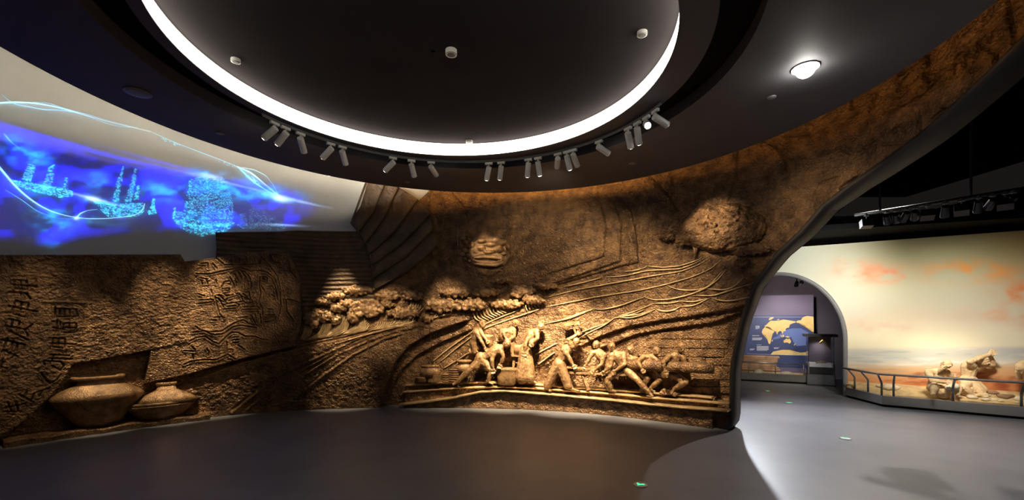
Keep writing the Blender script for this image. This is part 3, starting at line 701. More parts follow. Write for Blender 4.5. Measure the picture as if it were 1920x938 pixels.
def strands(pts, name='spray_strands'):
    """pts: list of pixel polylines; one fan of strands = one part"""
    mb = MB()
    for px in pts:
        pl = resample(WL(px), 10)
        for _ in range(2): pl[1:-1] = .5 * pl[1:-1] + .25 * (pl[:-2] + pl[2:])
        h = R(pl[:, 0], pl[:, 1]) + .026
        mb.tube([P3(a[0], a[1], b) for a, b in zip(pl, h)], [.005, .010, .013, .014, .014, .014, .013, .011, .008, .005], 5)
    return tag(mb.build(name, 'bronze_pale', mural, True), kind='stuff')
def fan(x0, y0, x1, y1, bx0, by0, bx1, by1, n, curl=.5):
    L = []
    for i in range(n):
        t = i / (n - 1); a = (x0 + (x1 - x0) * t, y0 + (y1 - y0) * t); b = (bx0 + (bx1 - bx0) * t, by0 + (by1 - by0) * t)
        m = (a[0] * (1 - curl) + b[0] * curl + (a[0] - b[0]) * .32, a[1] * (1 - curl) + b[1] * curl + (b[1] - a[1]) * .12)
        L.append([a, m, b])
    return L
for f in ((320, 560, 410, 580, 60, 805, 260, 770, 6), (520, 440, 640, 560, 270, 770, 470, 740, 11), (770, 420, 890, 600, 520, 735, 700, 700, 10), (1010, 560, 1170, 560, 880, 680, 1000, 660, 7), (1250, 550, 1470, 530, 1050, 650, 1330, 590, 9), (80, 580, 170, 620, 20, 780, 60, 790, 6), (1420, 300, 1540, 350, 1390, 370, 1490, 400, 5), (400, 310, 470, 320, 370, 375, 440, 380, 5)):
    p = [cW(*f[0:2]), cW(*f[2:4]), cW(*f[4:6]), cW(*f[6:8])]
    strands(fan(p[0][0], p[0][1], p[1][0], p[1][1], p[2][0], p[2][1], p[3][0], p[3][1], f[8]))
for f in ((430, 765, 500, 800, 400, 800, 440, 830, 6), (580, 830, 680, 820, 500, 880, 600, 850, 7), (800, 830, 960, 800, 860, 890, 1000, 830, 9), (1120, 780, 1220, 760, 1130, 820, 1240, 780, 7), (340, 850, 440, 860, 250, 925, 400, 900, 9)):
    p = [cC(*f[0:2]), cC(*f[2:4]), cC(*f[4:6]), cC(*f[6:8])]
    strands(fan(p[0][0], p[0][1], p[1][0], p[1][1], p[2][0], p[2][1], p[3][0], p[3][1], f[8]))

# --- beast mask
def wall_ell(mb, px, py, rx, ry, off, th=.03):
    s, z = W(px, py, off); f = frame(s); k = FPX / float(P3(s, z, off)[1])
    mb.ell(P3(s, z, off), (rx / k, th, ry / k), f, 12, 8)
mb = MB()
for x, y, rx, ry, o_, th in [(915, 470, 38, 24, .02, .05), (903, 465, 8, 6.5, .06, .09), (937, 468, 8, 6.5, .06, .09), (904, 452, 9, 5, .06, .08), (924, 451, 13, 7, .06, .09), (941, 455, 11, 6, .06, .08), (932, 448, 7, 5, .055, .07), (920, 459, 10, 5, .06, .08), (917, 474, 10, 4.5, .075, .09), (910, 472, 4, 4, .07, .07), (925, 472, 4, 4, .07, .07),
                        (893, 472, 5, 3, .055, .03), (945, 476, 5, 3, .055, .03), (886, 459, 4, 6, .05, .03), (952, 463, 4, 6, .05, .03)]: wall_ell(mb, x, y, rx, ry, o_, th)
for px in ([(886, 482), (900, 477), (916, 477), (932, 479), (942, 486)], [(887, 487), (900, 492), (916, 493), (932, 492), (942, 488)], [(888, 484), (905, 482), (925, 483), (940, 486)], [(884, 494), (905, 497), (930, 498), (944, 493)]):
    mb.tube([W3(x, y, .085) for x, y in px], [.014, .026, .028, .026, .014][:len(px)], 7)
o = mb.remesh('beast_mask', 'bronze_fine', mural, .008, 1); tag(o, 'bulging-eyed beast mask carved on the upper centre')
mb = MB()
for x, y, r in [(868, 447, 6), (874, 455, 5), (866, 461, 5), (872, 470, 6), (867, 477, 5), (877, 480, 5), (872, 487, 4), (880, 490, 4), (871, 441, 4), (880, 462, 4), (879, 449, 3.5)]: wall_ell(mb, x, y, r, r * .8, .05, .06)
o = mb.remesh('scroll_ornament', 'bronze_fine', mural, .008, 1)
for px in ([(858, 425), (859, 460), (860, 496)], [(864, 428), (864, 460), (866, 497)], [(956, 446), (957, 470), (948, 496)], [(966, 450), (968, 465), (955, 490)]): ridge('mask_frame', px, .008, .006)

# --- big knobbly cloud-tree
mb = MB(); rd = random.Random(5)
def cl(px, py, rx, ry, off, th): wall_ell(mb, px, py, rx, ry, off, th)
for x, y, rx, ry, o_, th in [(1352, 428, 68, 46, .02, .14), (1325, 432, 48, 34, .05, .15), (1390, 430, 42, 38, .04, .13), (1350, 415, 50, 34, .06, .14), (1375, 440, 46, 26, .08, .13), (1305, 428, 32, 24, .05, .14), (1335, 450, 26, 14, .09, .14)]: cl(x, y, rx, ry, o_, th)
for k in range(230):
    a = rd.uniform(0, 6.28); q = math.sqrt(rd.random()) * .95
    x = 1352 + 67 * q * math.cos(a); y = 426 + 43 * q * math.sin(a); r = rd.uniform(2.4, 5.5)
    cl(x, y, r * rd.uniform(1, 1.9), r, .07 + .13 * math.sqrt(max(0, 1 - q * q)), .045)
o = mb.remesh('cloud_tree', 'bronze', mural, .011, 1, .014, 30); tag(o, 'big knobbly rounded tree crown or cloud')
for i, (x, y, rx, ry, o_) in enumerate([(1252, 443, 17, 9, .08), (1288, 446, 20, 15, .12), (1345, 463, 22, 6, .12), (1408, 468, 36, 13, .08), (1392, 493, 15, 9, .09), (1376, 466, 20, 6, .08)]):
    crest(x, y, rx, ry, o_, 50 + i, 'cloud_lobe', thick=.07, mat='bronze', knob=.2)
mb = MB(); mb.tube([W3(x, y, .05) for x, y in [(1303, 449), (1308, 460), (1304, 478)]], [.03, .022, .02], 8); mb.tube([W3(x, y, .05) for x, y in [(1300, 458), (1304, 478), (1300, 486)]], [.02, .016, .012], 8)
mb.build('tree_stem', 'bronze_fine', mural, True)

# --- bricks of the quay behind the log
rows = [(165, 220), (222, 288), (290, 352), (354, 412), (470, 520), (522, 572), (574, 622)]
for r_, (y0, y1) in enumerate(rows):
    x = 690 + (r_ % 2) * 130 if r_ > 0 else 820
    if r_ >= 4: x = 1150 - (r_ % 2) * 60
    while x < 1400:
        x1 = min(x + rnd if (rnd := random.uniform(190, 290)) else 0, 1425)
        if x1 - x < 60: break
        dy = lambda xx: (xx - 1000) * .012
        cs = [c6(x + 3, y0 + 3 + dy(x)), c6(x1 - 3, y0 + 3 + dy(x1)), c6(x1 - 3, y1 - 2 + dy(x1)), c6(x + 3, y1 - 2 + dy(x))]
        mid = c6((x + x1) / 2, (y0 + y1) / 2)
        w = WL(cs); base = R1(*W(*mid)); pr = base + random.uniform(.012, .032)
        f = [Vector(P3(a[0], a[1], pr)) for a in w]; b = [Vector(P3(a[0], a[1], base - .03)) for a in w]
        m2 = MB(); m2.add(f + b, [(3, 2, 1, 0), (0, 1, 5, 4), (1, 2, 6, 5), (2, 3, 7, 6), (3, 0, 4, 7)]); m2.build('brick', 'bronze', mural)
        x = x1
# --- crisp ledges of the quay
def ledge(px, off, th=.024, dep=.12, lab=None):
    pl = resample(WL(px, off), 70); V = []; F = []
    for k, (a, b) in enumerate(pl):
        w_ = .006 * math.sin(k * 1.3) + .004 * math.sin(k * 3.1)
        for o_, z_ in ((off - dep, b), (off + w_, b), (off + .006 + w_, b - .006), (off + w_, b - th), (off - dep, b - th)): V.append(P3(a, z_, o_))
    for i in range(len(pl) - 1):
        for j in range(5): q = i * 5 + j; r_ = i * 5 + (j + 1) % 5; F.append((q, r_, r_ + 5, q + 5))
    F.append((4, 3, 2, 1, 0)); F.append(tuple(5 * (len(pl) - 1) + j for j in range(5)))
    return mesh_obj('quay_ledge', V, F, 'bronze_pale', mural, False)
ledge([(748, 759), (800, 753), (848, 746), (901, 734.6), (944, 732.5), (1000, 737), (1102, 746), (1205, 756.5), (1281, 764), (1364, 770)], .185, dep=.16)
ledge([(756, 734.6), (856.5, 727), (933, 725), (997, 727), (1060, 732), (1153, 738.6), (1230, 746), (1366, 757)], .085)
ledge([(760, 722), (848, 718.6), (900, 716), (1000, 720), (1060, 726), (1150, 731), (1250, 738), (1335, 745)], .0)
# --- log and planks
mb = MB(); lp = [c6(690, 402), c6(850, 412), c6(1000, 420), c6(1160, 428), c6(1320, 436)]
mb.tube([W3(x, y, .12) for x, y in lp], [.082, .088, .086, .082, .078], 14); log = mb.build('log', 'bronze', mural, True); tag(log, 'long squared log being carried')
for a, b, w in (((250, 425), (490, 442), .03), ((270, 464), (720, 482), .03), ((360, 478), (402, 592), .05), ((640, 425), (860, 632), 0)):
    if not w: continue
    mb = MB(); mb.bar(W3(*c6(*a), .12), W3(*c6(*b), .12), .09, w, up=(0, 0, 1) if abs(a[1] - b[1]) < 60 else (1, 0, 0)); mb.build('plank', 'bronze_fine', mural)

# --- carved people: each body is one continuous skin
def person_mesh(name, J, h, mat, parent, to3, vox=.0085, hair=True, beard=False, skirt=None, face=None, lean=(0, 0, 0)):
    """J: joint -> point fed to `to3`; h: stature"""
    p = {k: to3(*v) for k, v in J.items()}; mb = MB()
    hd = p['head']; nk = p['neck']; ch = p['chest']; pv = p['pelvis']
    up = (hd - nk).normalized(); fc = (to3(*face) - hd).normalized() if face else Vector((0, -1, 0))
    up = (up - fc * up.dot(fc)).normalized(); sd = up.cross(fc).normalized() * -1
    RH = Matrix((sd, fc, up)).transposed()
    r = .062 * h
    mb.ell(hd, (r * .86, r * .98, r * 1.18), RH, 14, 10)
    mb.ell(hd + RH @ Vector((0, r * .35, -r * .55)), (r * .62, r * .6, r * .55), RH, 10, 8)                 # jaw
    mb.cap(hd + RH @ Vector((0, r * .9, r * .12)), r * .13, hd + RH @ Vector((0, r * 1.12, -r * .22)), r * .2, 8)   # nose
    mb.cap(hd + RH @ Vector((-r * .5, r * .82, r * .22)), r * .15, hd + RH @ Vector((r * .5, r * .82, r * .22)), r * .15, 8)  # brow
    mb.cap(hd + RH @ Vector((-r * .3, r * .92, -r * .55)), r * .1, hd + RH @ Vector((r * .3, r * .92, -r * .55)), r * .1, 8)   # mouth
    for e in (-1, 1): mb.ell(hd + RH @ Vector((e * r * .88, -r * .05, -r * .05)), (r * .14, r * .22, r * .32), RH, 8, 6)      # ears
    if hair: mb.ell(hd + RH @ Vector((0, -r * .18, r * .3)), (r * 1.02, r * 1.08, r * .95), RH, 12, 8); mb.ell(hd + RH @ Vector((0, -r * .85, r * .75)), (r * .34, r * .34, r * .3), RH, 8, 6); mb.cap(hd + RH @ Vector((-r * .7, r * .55, r * .55)), r * .2, hd + RH @ Vector((r * .7, r * .55, r * .55)), r * .2, 8)
    if beard: mb.cap(hd + RH @ Vector((0, r * .7, -r * .7)), r * .55, hd + RH @ Vector((0, r * .85, -r * 1.9)), r * .3, 10)
    mb.cap(nk + (hd - nk) * .45, .03 * h, nk, .036 * h)
    shl = p.get('shL'); shr = p.get('shR')
    mb.cap(nk.lerp(ch, .35), .06 * h, ch, .085 * h); mb.cap(ch, .098 * h, ch.lerp(pv, .6), .078 * h); mb.cap(ch.lerp(pv, .6), .07 * h, pv, .078 * h)
    for sh in (shl, shr):
        if sh is not None: mb.cap(ch.lerp(nk, .5), .06 * h, sh, .045 * h)
    for S_ in 'LR':
        sh, el, ha = p.get('sh' + S_), p.get('el' + S_), p.get('ha' + S_)
        if sh is not None and el is not None:
            mb.cap(sh, .05 * h, el, .035 * h)
            mb.ell(sh.lerp(el, .45), (.047 * h,) * 3)
            if ha is not None:
                mb.cap(el, .035 * h, el.lerp(ha, .4), .036 * h); mb.cap(el.lerp(ha, .4), .036 * h, ha, .023 * h)
                d = (ha - el).normalized(); q = d.cross(Vector((0, -1, .2))).normalized(); w_ = q.cross(d)
                pc = ha + d * .03 * h
                mb.cap(pc - q * .02 * h, .021 * h, pc + q * .02 * h, .021 * h, 9)
                for i_, off in enumerate((-.031, -.0105, .0105, .031)):
                    k1 = pc + q * off * h + d * .022 * h; k2 = k1 + d * (.022 + .004 * (1 - abs(i_ - 1.5))) * h + w_ * .010 * h; k3 = k2 + d * .010 * h + w_ * .02 * h
                    mb.cap(k1, .0085 * h, k2, .0075 * h, 7, 3); mb.cap(k2, .0075 * h, k3, .007 * h, 7, 3)
                t1 = pc - q * .034 * h; mb.cap(t1, .009 * h, t1 - q * .018 * h + d * .022 * h + w_ * .012 * h, .008 * h, 7, 3)
        hp, kn, an, to = p.get('hip' + S_, None), p.get('kn' + S_), p.get('an' + S_), p.get('to' + S_)
        if kn is not None:
            hp = hp if hp is not None else pv
            mb.cap(hp, .078 * h, kn, .05 * h)
            if an is not None:
                mb.cap(kn, .05 * h, kn.lerp(an, .35), .05 * h); mb.cap(kn.lerp(an, .35), .05 * h, an, .03 * h)
                if to is None: to = an + Vector((.05 * h, -.06 * h, -.01 * h))
                hl = an - (to - an) * .25; mb.cap(hl, .026 * h, to, .02 * h)
    if skirt:      # wrapped cloth: folds as overlapping capsules down the thighs
        for (a, b, r0, r1) in skirt: mb.cap(to3(*a), r0 * h, to3(*b), r1 * h, 10)
    return mb.remesh(name, mat, parent, vox, 1, .0045 * min(1, h), 42)
def mk(cf, d=0.0):
    def f(x, y, o=.05): return W3(*cf(x, y), o * 1.15 + d)
    return f
people = []
# 1 lunging carrier
people.append((cF1, 1.08, dict(head=(690, 345, .13), neck=(640, 378, .12), chest=(575, 410, .1), pelvis=(395, 515, .1), shL=(610, 400, .14), elL=(650, 500, .15), haL=(620, 575, .15), shR=(545, 425, .15), elR=(515, 530, .17), haR=(525, 630, .16), knL=(245, 655, .13), anL=(95, 800, .12), toL=(60, 822, .14), knR=(510, 665, .12), anR=(470, 790, .12), toR=(520, 815, .15)), (720, 420, .16),
    [((380, 500, .1), (330, 610, .1), .085, .07), ((400, 520, .1), (455, 620, .1), .08, .06)], 'half-naked worker lunging forward over a basket'))
people.append((cF1, .95, dict(head=(400, 115, .06), neck=(365, 165, .05), chest=(340, 215, .05), pelvis=(310, 340, .03), shL=(375, 190, .08), elL=(405, 235, .12), haL=(450, 300, .14), shR=(335, 215, .1), elR=(390, 310, .12), haR=(430, 380, .12), knL=(310, 440, .02)), (450, 120, .1), None, 'worker carrying a bucket on the far left'))
people.append((cF1, .95, dict(head=(790, 105, .07), neck=(765, 155, .06), chest=(735, 205, .05), pelvis=(745, 340, .03), shL=(770, 185, .08), elL=(775, 260, .1), haL=(720, 300, .12), shR=(715, 185, .08), elR=(650, 215, .12), haR=(680, 280, .14), knL=(760, 450, .03), anL=(780, 560, .02)), (830, 130, .12), None, 'worker hugging a round basket'))
people.append((cF1, 1.0, dict(head=(1085, 150, .1), neck=(1035, 180, .08), chest=(985, 235, .06), pelvis=(905, 400, .05), shL=(1040, 205, .12), elL=(1050, 275, .16), haL=(1000, 330, .16), shR=(965, 235, .1), elR=(910, 340, .14), haR=(900, 430, .13), knL=(965, 580, .08), anL=(990, 775, .07), toL=(1030, 800, .1), knR=(890, 590, .07), anR=(880, 770, .06), toR=(850, 800, .1)), (1115, 235, .16),
    [((905, 400, .05), (870, 730, .06), .10, .13), ((920, 420, .05), (960, 740, .06), .09, .11)], 'robed worker bending over a jar'))
people.append((c6, 1.02, dict(head=(312, 240, .1), neck=(278, 262, .08), chest=(245, 300, .07), pelvis=(190, 395, .06), shL=(285, 275, .1), elL=(262, 225, .13), haL=(318, 188, .12), shR=(225, 300, .12), elR=(262, 355, .14), haR=(290, 405, .14), knL=(238, 490, .09), anL=(285, 588, .08), toL=(335, 602, .12), knR=(145, 500, .06), anR=(95, 580, .05), toR=(125, 600, .09)), (345, 270, .14),
    [((190, 395, .06), (105, 555, .06), .10, .075), ((195, 400, .07), (255, 560, .08), .095, .075), ((170, 400, .05), (120, 540, .07), .07, .05)], 'worker in baggy trousers swinging a mallet'))
people.append((c6, .92, dict(head=(462, 262, .06), neck=(478, 298, .05), chest=(492, 335, .05), pelvis=(555, 425, .03), shL=(440, 318, .08), elL=(410, 362, .1), haL=(388, 408, .11), shR=(520, 335, .09), elR=(500, 405, .12), haR=(448, 448, .14), knL=(520, 510, .08), anL=(560, 595, .06), toL=(590, 600, .08)), (430, 290, .12), None, 'worker hauling at the end of the planks'))
people.append((c6, 1.0, dict(head=(575, 278, .11), neck=(592, 308, .09), chest=(620, 350, .08), pelvis=(668, 432, .07), shL=(572, 335, .11), elL=(570, 415, .15), haL=(525, 455, .16), shR=(660, 330, .1), elR=(672, 400, .15), haR=(605, 450, .17), knL=(765, 520, .14), anL=(855, 618, .12), toL=(875, 640, .15), knR=(540, 510, .1), anR=(575, 595, .08)), (545, 310, .18), None, 'muscular worker pulling the planks, one leg stretched back'))
people.append((c6, .92, dict(head=(712, 300, .05), neck=(716, 335, .03), chest=(722, 375, .0), pelvis=(760, 450, -.1), shL=(690, 360, .03), shR=(752, 362, .03), knL=(838, 505, .02), anL=(790, 590, .0)), (740, 330, .14), None, 'worker looking out behind the log'))
people.append((c6, .92, dict(head=(903, 308, .07), neck=(882, 338, .04), chest=(852, 370, .0), pelvis=(845, 450, -.1), shL=(890, 356, .04), elL=(925, 395, .05), shR=(808, 348, .06), elR=(768, 388, .2), haR=(795, 438, .21), knL=(930, 515, .0), anL=(850, 590, -.01), toL=(890, 605, .03)), (935, 335, .16), None, 'worker with one arm slung over the log'))
people.append((c6, .98, dict(head=(1085, 285, .08), neck=(1068, 320, .05), chest=(1045, 362, .0), pelvis=(1035, 450, -.1), shL=(1095, 348, .05), elL=(1112, 395, .06), haL=(1100, 425, .1), shR=(995, 342, .07), elR=(950, 392, .21), haR=(965, 443, .22), hipL=(1020, 470, -.05), knL=(1115, 535, .03), anL=(1030, 588, .03), toL=(1015, 620, .06)), (1118, 310, .16), None, 'kneeling worker at the far end of the log'))
for cf, h, J, face, sk, lab in people:
    o = person_mesh('carved_worker', J, h, 'bronze_fine', mural, mk(cf, .03), face=face, skirt=sk); tag(o, lab)
    if 'mallet' in lab:
        m2 = MB(); m2.tube([W3(*c6(318, 200), .13), W3(*c6(288, 112), .14)], .018, 8); m2.bar(W3(*c6(222, 108), .14), W3(*c6(342, 100), .14), .07, .06); m2.build('mallet', 'bronze_fine', o)

# --- goods on the quay
def pot(cf, x, y, prof, off=.08, name='basket', flat=.6, mat='bronze_fine', R_=None, n=22):
    """prof in crop pixels: (radius, height above the foot)"""
    s, z = W(*cf(x, y), off); k = FPX / float(P3(s, z, off)[1]) * {cF1: 6.255, c5: 4.691, c6: 3.91, cA: 2.233}[cf]
    mb = MB(); mb.lathe(P3(s, z, off), [(r / k, h / k) for r, h in prof], n, frame(s), (1, flat)); return mb.build(name, mat, mural, True), k
pot(cF1, 690, 825, [(85, 0), (108, 20), (118, 90), (112, 150), (120, 165), (128, 178), (128, 192), (118, 200), (60, 204), (5, 205)], .11, 'basket')
pot(cF1, 465, 390, [(52, 0), (60, 60), (64, 120), (70, 125), (70, 150), (60, 152), (5, 153)], .10, 'bucket')
pot(cF1, 665, 310, [(30, 0), (62, 25), (72, 70), (70, 110), (55, 140), (30, 152), (4, 154)], .11, 'basket')
pot(cF1, 985, 372, [(20, 0), (42, 18), (50, 45), (42, 75), (28, 88), (30, 98), (4, 99)], .15, 'small_jar')
pot(c5, 405, 600, [(88, 0), (92, 70), (75, 82), (70, 90), (82, 96), (82, 108), (4, 110)], .06, 'lidded_crock')
pot(c5, 330, 642, [(35, 0), (58, 14), (58, 38), (62, 44), (4, 46)], .10, 'bowl')
pot(c5, 700, 560, [(70, 0), (74, 60), (52, 72), (50, 90), (72, 98), (72, 110), (40, 118), (4, 120)], .05, 'lidded_crock')
for cf, x, y, r_, n_ in ((c5, 540, 645, 36, 4), (c5, 615, 640, 48, 6)):
    for i in range(n_): pot(cf, x, y - i * 19, [(r_ * .7, 0), (r_, 12), (r_, 16), (r_ * .8, 17), (4, 17)], .09, 'plate', .7)
mb = MB(); mb.bar(W3(*c5(395, 610), .1), W3(*c5(505, 608), .1), .12, .12); mb.build('crate', 'bronze_fine', mural)
mb = MB(); mb.bar(W3(*cF1(752, 480), .1), W3(*cF1(925, 490), .1), .12, .03); mb.bar(W3(*cF1(905, 500), .1), W3(*cF1(960, 640), .12), .03, .04, up=(1, 0, 0)); mb.bar(W3(*cF1(775, 500), .1), W3(*cF1(765, 640), .1), .03, .04, up=(1, 0, 0)); mb.build('bench', 'bronze_fine', mural)
pot(cF1, 835, 470, [(70, 0), (78, 60), (76, 110), (60, 116), (4, 117)], .07, 'tub')
for i, (x, y, rx, ry) in enumerate([(300, 430, 50, 35), (345, 390, 30, 25), (1180, 800, 0, 0), (180, 640, 0, 0)]):
    if rx: crest(*cF1(x, y), rx / 6.255, ry / 6.255, .03, 80 + i, 'rubble', thick=.05, knob=.4)
for i, (x, y) in enumerate([(965, 600), (985, 612), (1005, 605), (950, 612), (1035, 622)]): crest(*c6(x, y), 5, 3, .06, 90 + i, 'rubble', thick=.03, knob=.4)

# --- big jars on the ledge, left
def relief_jar(px, py_base, prof, off, flat, name, lab, rimr):
    s, z = W(px, py_base, off); k = FPX / float(P3(s, z, off)[1]); f = frame(s)
    mb = MB(); mb.lathe(P3(s, z, off), [(r / k, h / k) for r, h in prof], 40, f, (1, flat)); o = mb.build(name, 'bronze_fine', mural, True); tag(o, lab)
    mb = MB(); zz = prof[-1][1] / k; r = rimr / k
    mb.lathe(Vector(P3(s, z, off)) + Vector((0, 0, zz - .02)), [(r * .78, 0), (r * .98, .0), (r * 1.05, .02), (r * 1.05, .045), (r, .055), (r * .86, .05), (r * .80, .02)], 40, f, (1, flat)); mb.build('jar_rim', 'bronze_fine', o, True)
relief_jar(185, 799, [(24, 0), (32, 8), (50, 32), (64, 52), (66, 57), (62, 62), (52, 69), (40, 75), (31, 79), (28, 84), (30, 90)], .12, .5, 'jar', 'large squat storage jar on the ledge', 36)
relief_jar(302, 786, [(28, 0), (38, 10), (50, 24), (54, 28), (46, 30)], .12, .5, 'jar', 'lower half of a broken jar', 50)
relief_jar(312, 757, [(38, 0), (50, 5), (38, 14), (24, 22), (15, 27), (14, 36)], .12, .5, 'jar', 'broken jar top with a narrow neck', 15)
s0, s1 = W(15, 832)[0] - .05, W(396, 778)[0]
sl = np.linspace(s0, s1, 30); V = []; F = []
for i, s in enumerate(sl):
    w_ = .015 * math.sin(i * 1.7); hgt = .085 + .012 * math.sin(i * .9)
    for o_, z_ in ((.0, 0), (.27 + w_, 0), (.28 + w_, hgt - .02), (.265 + w_, hgt), (.0, hgt + .01)): V.append(P3(s, z_, o_))
for i in range(len(sl) - 1):
    for j in range(5): a = i * 5 + j; b = i * 5 + (j + 1) % 5; F.append((a, b, b + 5, a + 5))
F.append((4, 3, 2, 1, 0)); F.append(tuple(5 * (len(sl) - 1) + j for j in range(5)))
o = mesh_obj('jar_ledge', V, F, 'bronze', mural, False); tag(o, 'rough low ledge under the jars')
# ============================================================ TRACK AND SPOTLIGHTS
def on_track(px, py):
    """nearest sight line to the track circle"""
    p = on_z(px, py, ZT); a = math.atan2(p.y - TC[1], p.x - TC[0]); return a
def trk(a, z): return Vector((TC[0] + TC[2] * math.cos(a), TC[1] + TC[2] * math.sin(a), z))
a0 = on_track(*cL1(140, 185)); a1 = on_track(*cL2(1680, 75))
mb = MB(); n = 90
mb.tube([trk(a0 + (a1 - a0) * k / n, ZT + .02) for k in range(n + 1)], .018, 4); track = mb.build('lighting_track', 'grey_metal', None)
tag(track, 'thin curved grey lighting track below the ceiling ring', 'lighting track')
for k in range(9):
    a = a0 + (a1 - a0) * (k + .5) / 9; mb = MB(); mb.tube([trk(a, ZT + .03), trk(a, ZC + .125)], .006, 6); mb.build('hanger', 'grey_metal', track)
ordn = ['first', 'second', 'third', 'fourth', 'fifth', 'sixth', 'seventh', 'eighth', 'ninth', 'tenth']
# (mount x, mount y) in the crop, aim on the wall (pixel), watts, cone degrees, lit face
FX = [(cL1, 225, 240, (45, 640), 3, 30, 1), (cL1, 315, 285, (185, 690), 2, 22, 1), (cL1, 445, 340, (660, 610), 34, 24, 0), (cL1, 715, 435, (320, 600), 5, 24, 1), (cL1, 820, 465, (730, 600), 40, 24, 0),
      (cL1, 1285, 560, (450, 590), 14, 26, 1), (cL1, 1450, 590, (840, 580), 34, 24, 0), (cL1, 1630, 605, (915, 472), 22, 20, 1),
      (cL2, 280, 615, (850, 670), 40, 30, 0), (cL2, 390, 605, (900, 660), 60, 30, 0), (cL2, 625, 565, (960, 660), 220, 32, 0), (cL2, 710, 550, (1060, 665), 260, 34, 1), (cL2, 880, 510, (1030, 450), 8, 80, 0),
      (cL2, 945, 480, (1150, 680), 130, 32, 0), (cL2, 1000, 465, (1170, 540), 17, 70, 0), (cL2, 1210, 385, (1345, 428), 34, 25, 1), (cL2, 1425, 260, (1250, 590), 24, 48, 1), (cL2, 1500, 215, (1250, 670), 70, 34, 0), (cL2, 1570, 165, None, 0, 0, 2), (cL2, 1640, 110, (1540, 420), 10, 44, 0)]
for i, (cf, x, y, aim, wt, cone, lit) in enumerate(FX):
    a = on_track(*cf(x, y)); m = trk(a, ZT)
    tgt = W3(*aim, .03) if aim else Vector((.6, .4, 1.2))
    root = empty('track_spotlight', m)
    half = i < 10
    tag(root, f"white cylinder spotlight, {ordn[i if half else 19 - i]} from the {'left' if half else 'right'} end of the curved track", 'spotlight', 'spotlights on the curved track')
    joint = m + Vector((0, 0, -.075)); d = (tgt - joint).normalized()
    mb = MB(); tg = Vector((-math.sin(a), math.cos(a), 0)); mb.bar(m + tg * .05 + Vector((0, 0, -.014)), m - tg * .05 + Vector((0, 0, -.014)), .032, .028); mb.build('adapter', 'white_metal', root)
    mb = MB(); mb.tube([m + Vector((0, 0, -.02)), joint + Vector((0, 0, -.005))], .010, 8); mb.ell(joint, (.018, .018, .018)); mb.build('bracket', 'white_metal', root, True)
    rad = .036; b0 = joint + d * -.02; b1 = joint + d * .165
    mb = MB(); mb.tube([b0, b0 + d * .006, b1 - d * .03, b1 - d * .028, b1 - d * .024, b1 - d * .022, b1, b1, b1 - d * .02], [rad * .9, rad, rad, rad * .95, rad * .95, rad, rad, rad * .88, rad * .85], 20)
    body = mb.build('body', 'white_metal', root)
    mb = MB(); mb.tube([b1 - d * .018, b1 - d * .002, b1 + d * .008, b1 + d * .012], [rad * .82, rad * .82, rad * .6, rad * .1], 20); mb.build('lens', 'lamp_white' if lit else 'lamp_dim', root)
    if wt:
        ld = bpy.data.lights.new('spot', 'SPOT'); ld.energy = wt * SPOT * 6; ld.color = (1, .80, .52); ld.spot_size = math.radians(cone); ld.spot_blend = 1; ld.shadow_soft_size = .022
        lo = bpy.data.objects.new('spot_beam', ld); link(lo, root)
        lo.location = b1 + d * .016; lo.rotation_euler = d.to_track_quat('-Z', 'Y').to_euler()

# spotlights hung in the slot between the ceiling rim and the wall, out of sight above the rim
def slot_lamp(px, py, off, z, wt, cone, lab):
    tgt = W3(px, py, .1); s_, _ = W(px, py); p = Vector(P3(s_, z, off)); d = (tgt - p).normalized()
    root = empty('slot_spotlight', p); tag(root, lab, 'spotlight', 'spotlights in the ceiling slot')
    mb = MB(); mb.tube([p + Vector((0, 0, ZC + 3.3 - p.z)), p + Vector((0, 0, .02))], .009, 6); mb.build('rod', 'dark_metal', root)
    mb = MB(); mb.tube([p - d * .04, p + d * .13], [.04, .045], 16); mb.build('body', 'dark_metal', root)
    mb = MB(); mb.tube([p + d * .131, p + d * .136], .036, 16); mb.build('lens', 'lamp_dim', root)
    ld = bpy.data.lights.new('spot', 'SPOT'); ld.energy = wt * SPOT * 6; ld.color = (1, .80, .52); ld.spot_size = math.radians(cone); ld.spot_blend = 1; ld.shadow_soft_size = .02
    lo = bpy.data.objects.new('spot_beam', ld); link(lo, root); lo.location = p + d * .14; lo.rotation_euler = d.to_track_quat('-Z', 'Y').to_euler()
slot_lamp(70, 660, 1.0 * E, 2.98 * E, 24, 20, 'slot spotlight above the compass characters')
slot_lamp(190, 728, .80 * E, 2.80 * E, 70, 15, 'slot spotlight above the large jar')
slot_lamp(300, 630, .80 * E, 2.80 * E, 45, 19, 'slot spotlight above the pitted slab')
slot_lamp(330, 730, .75 * E, 2.70 * E, 55, 15, 'slot spotlight above the broken jar')
slot_lamp(400, 610, .65 * E, 2.66 * E, 62, 22, 'slot spotlight above the incised chart')
slot_lamp(640, 592, .50 * E, 2.45 * E, 60, 24, 'slot spotlight above the foam crests')
slot_lamp(1345, 432, .42 * E, 2.42 * E, 75, 36, 'slot spotlight above the cloud tree')

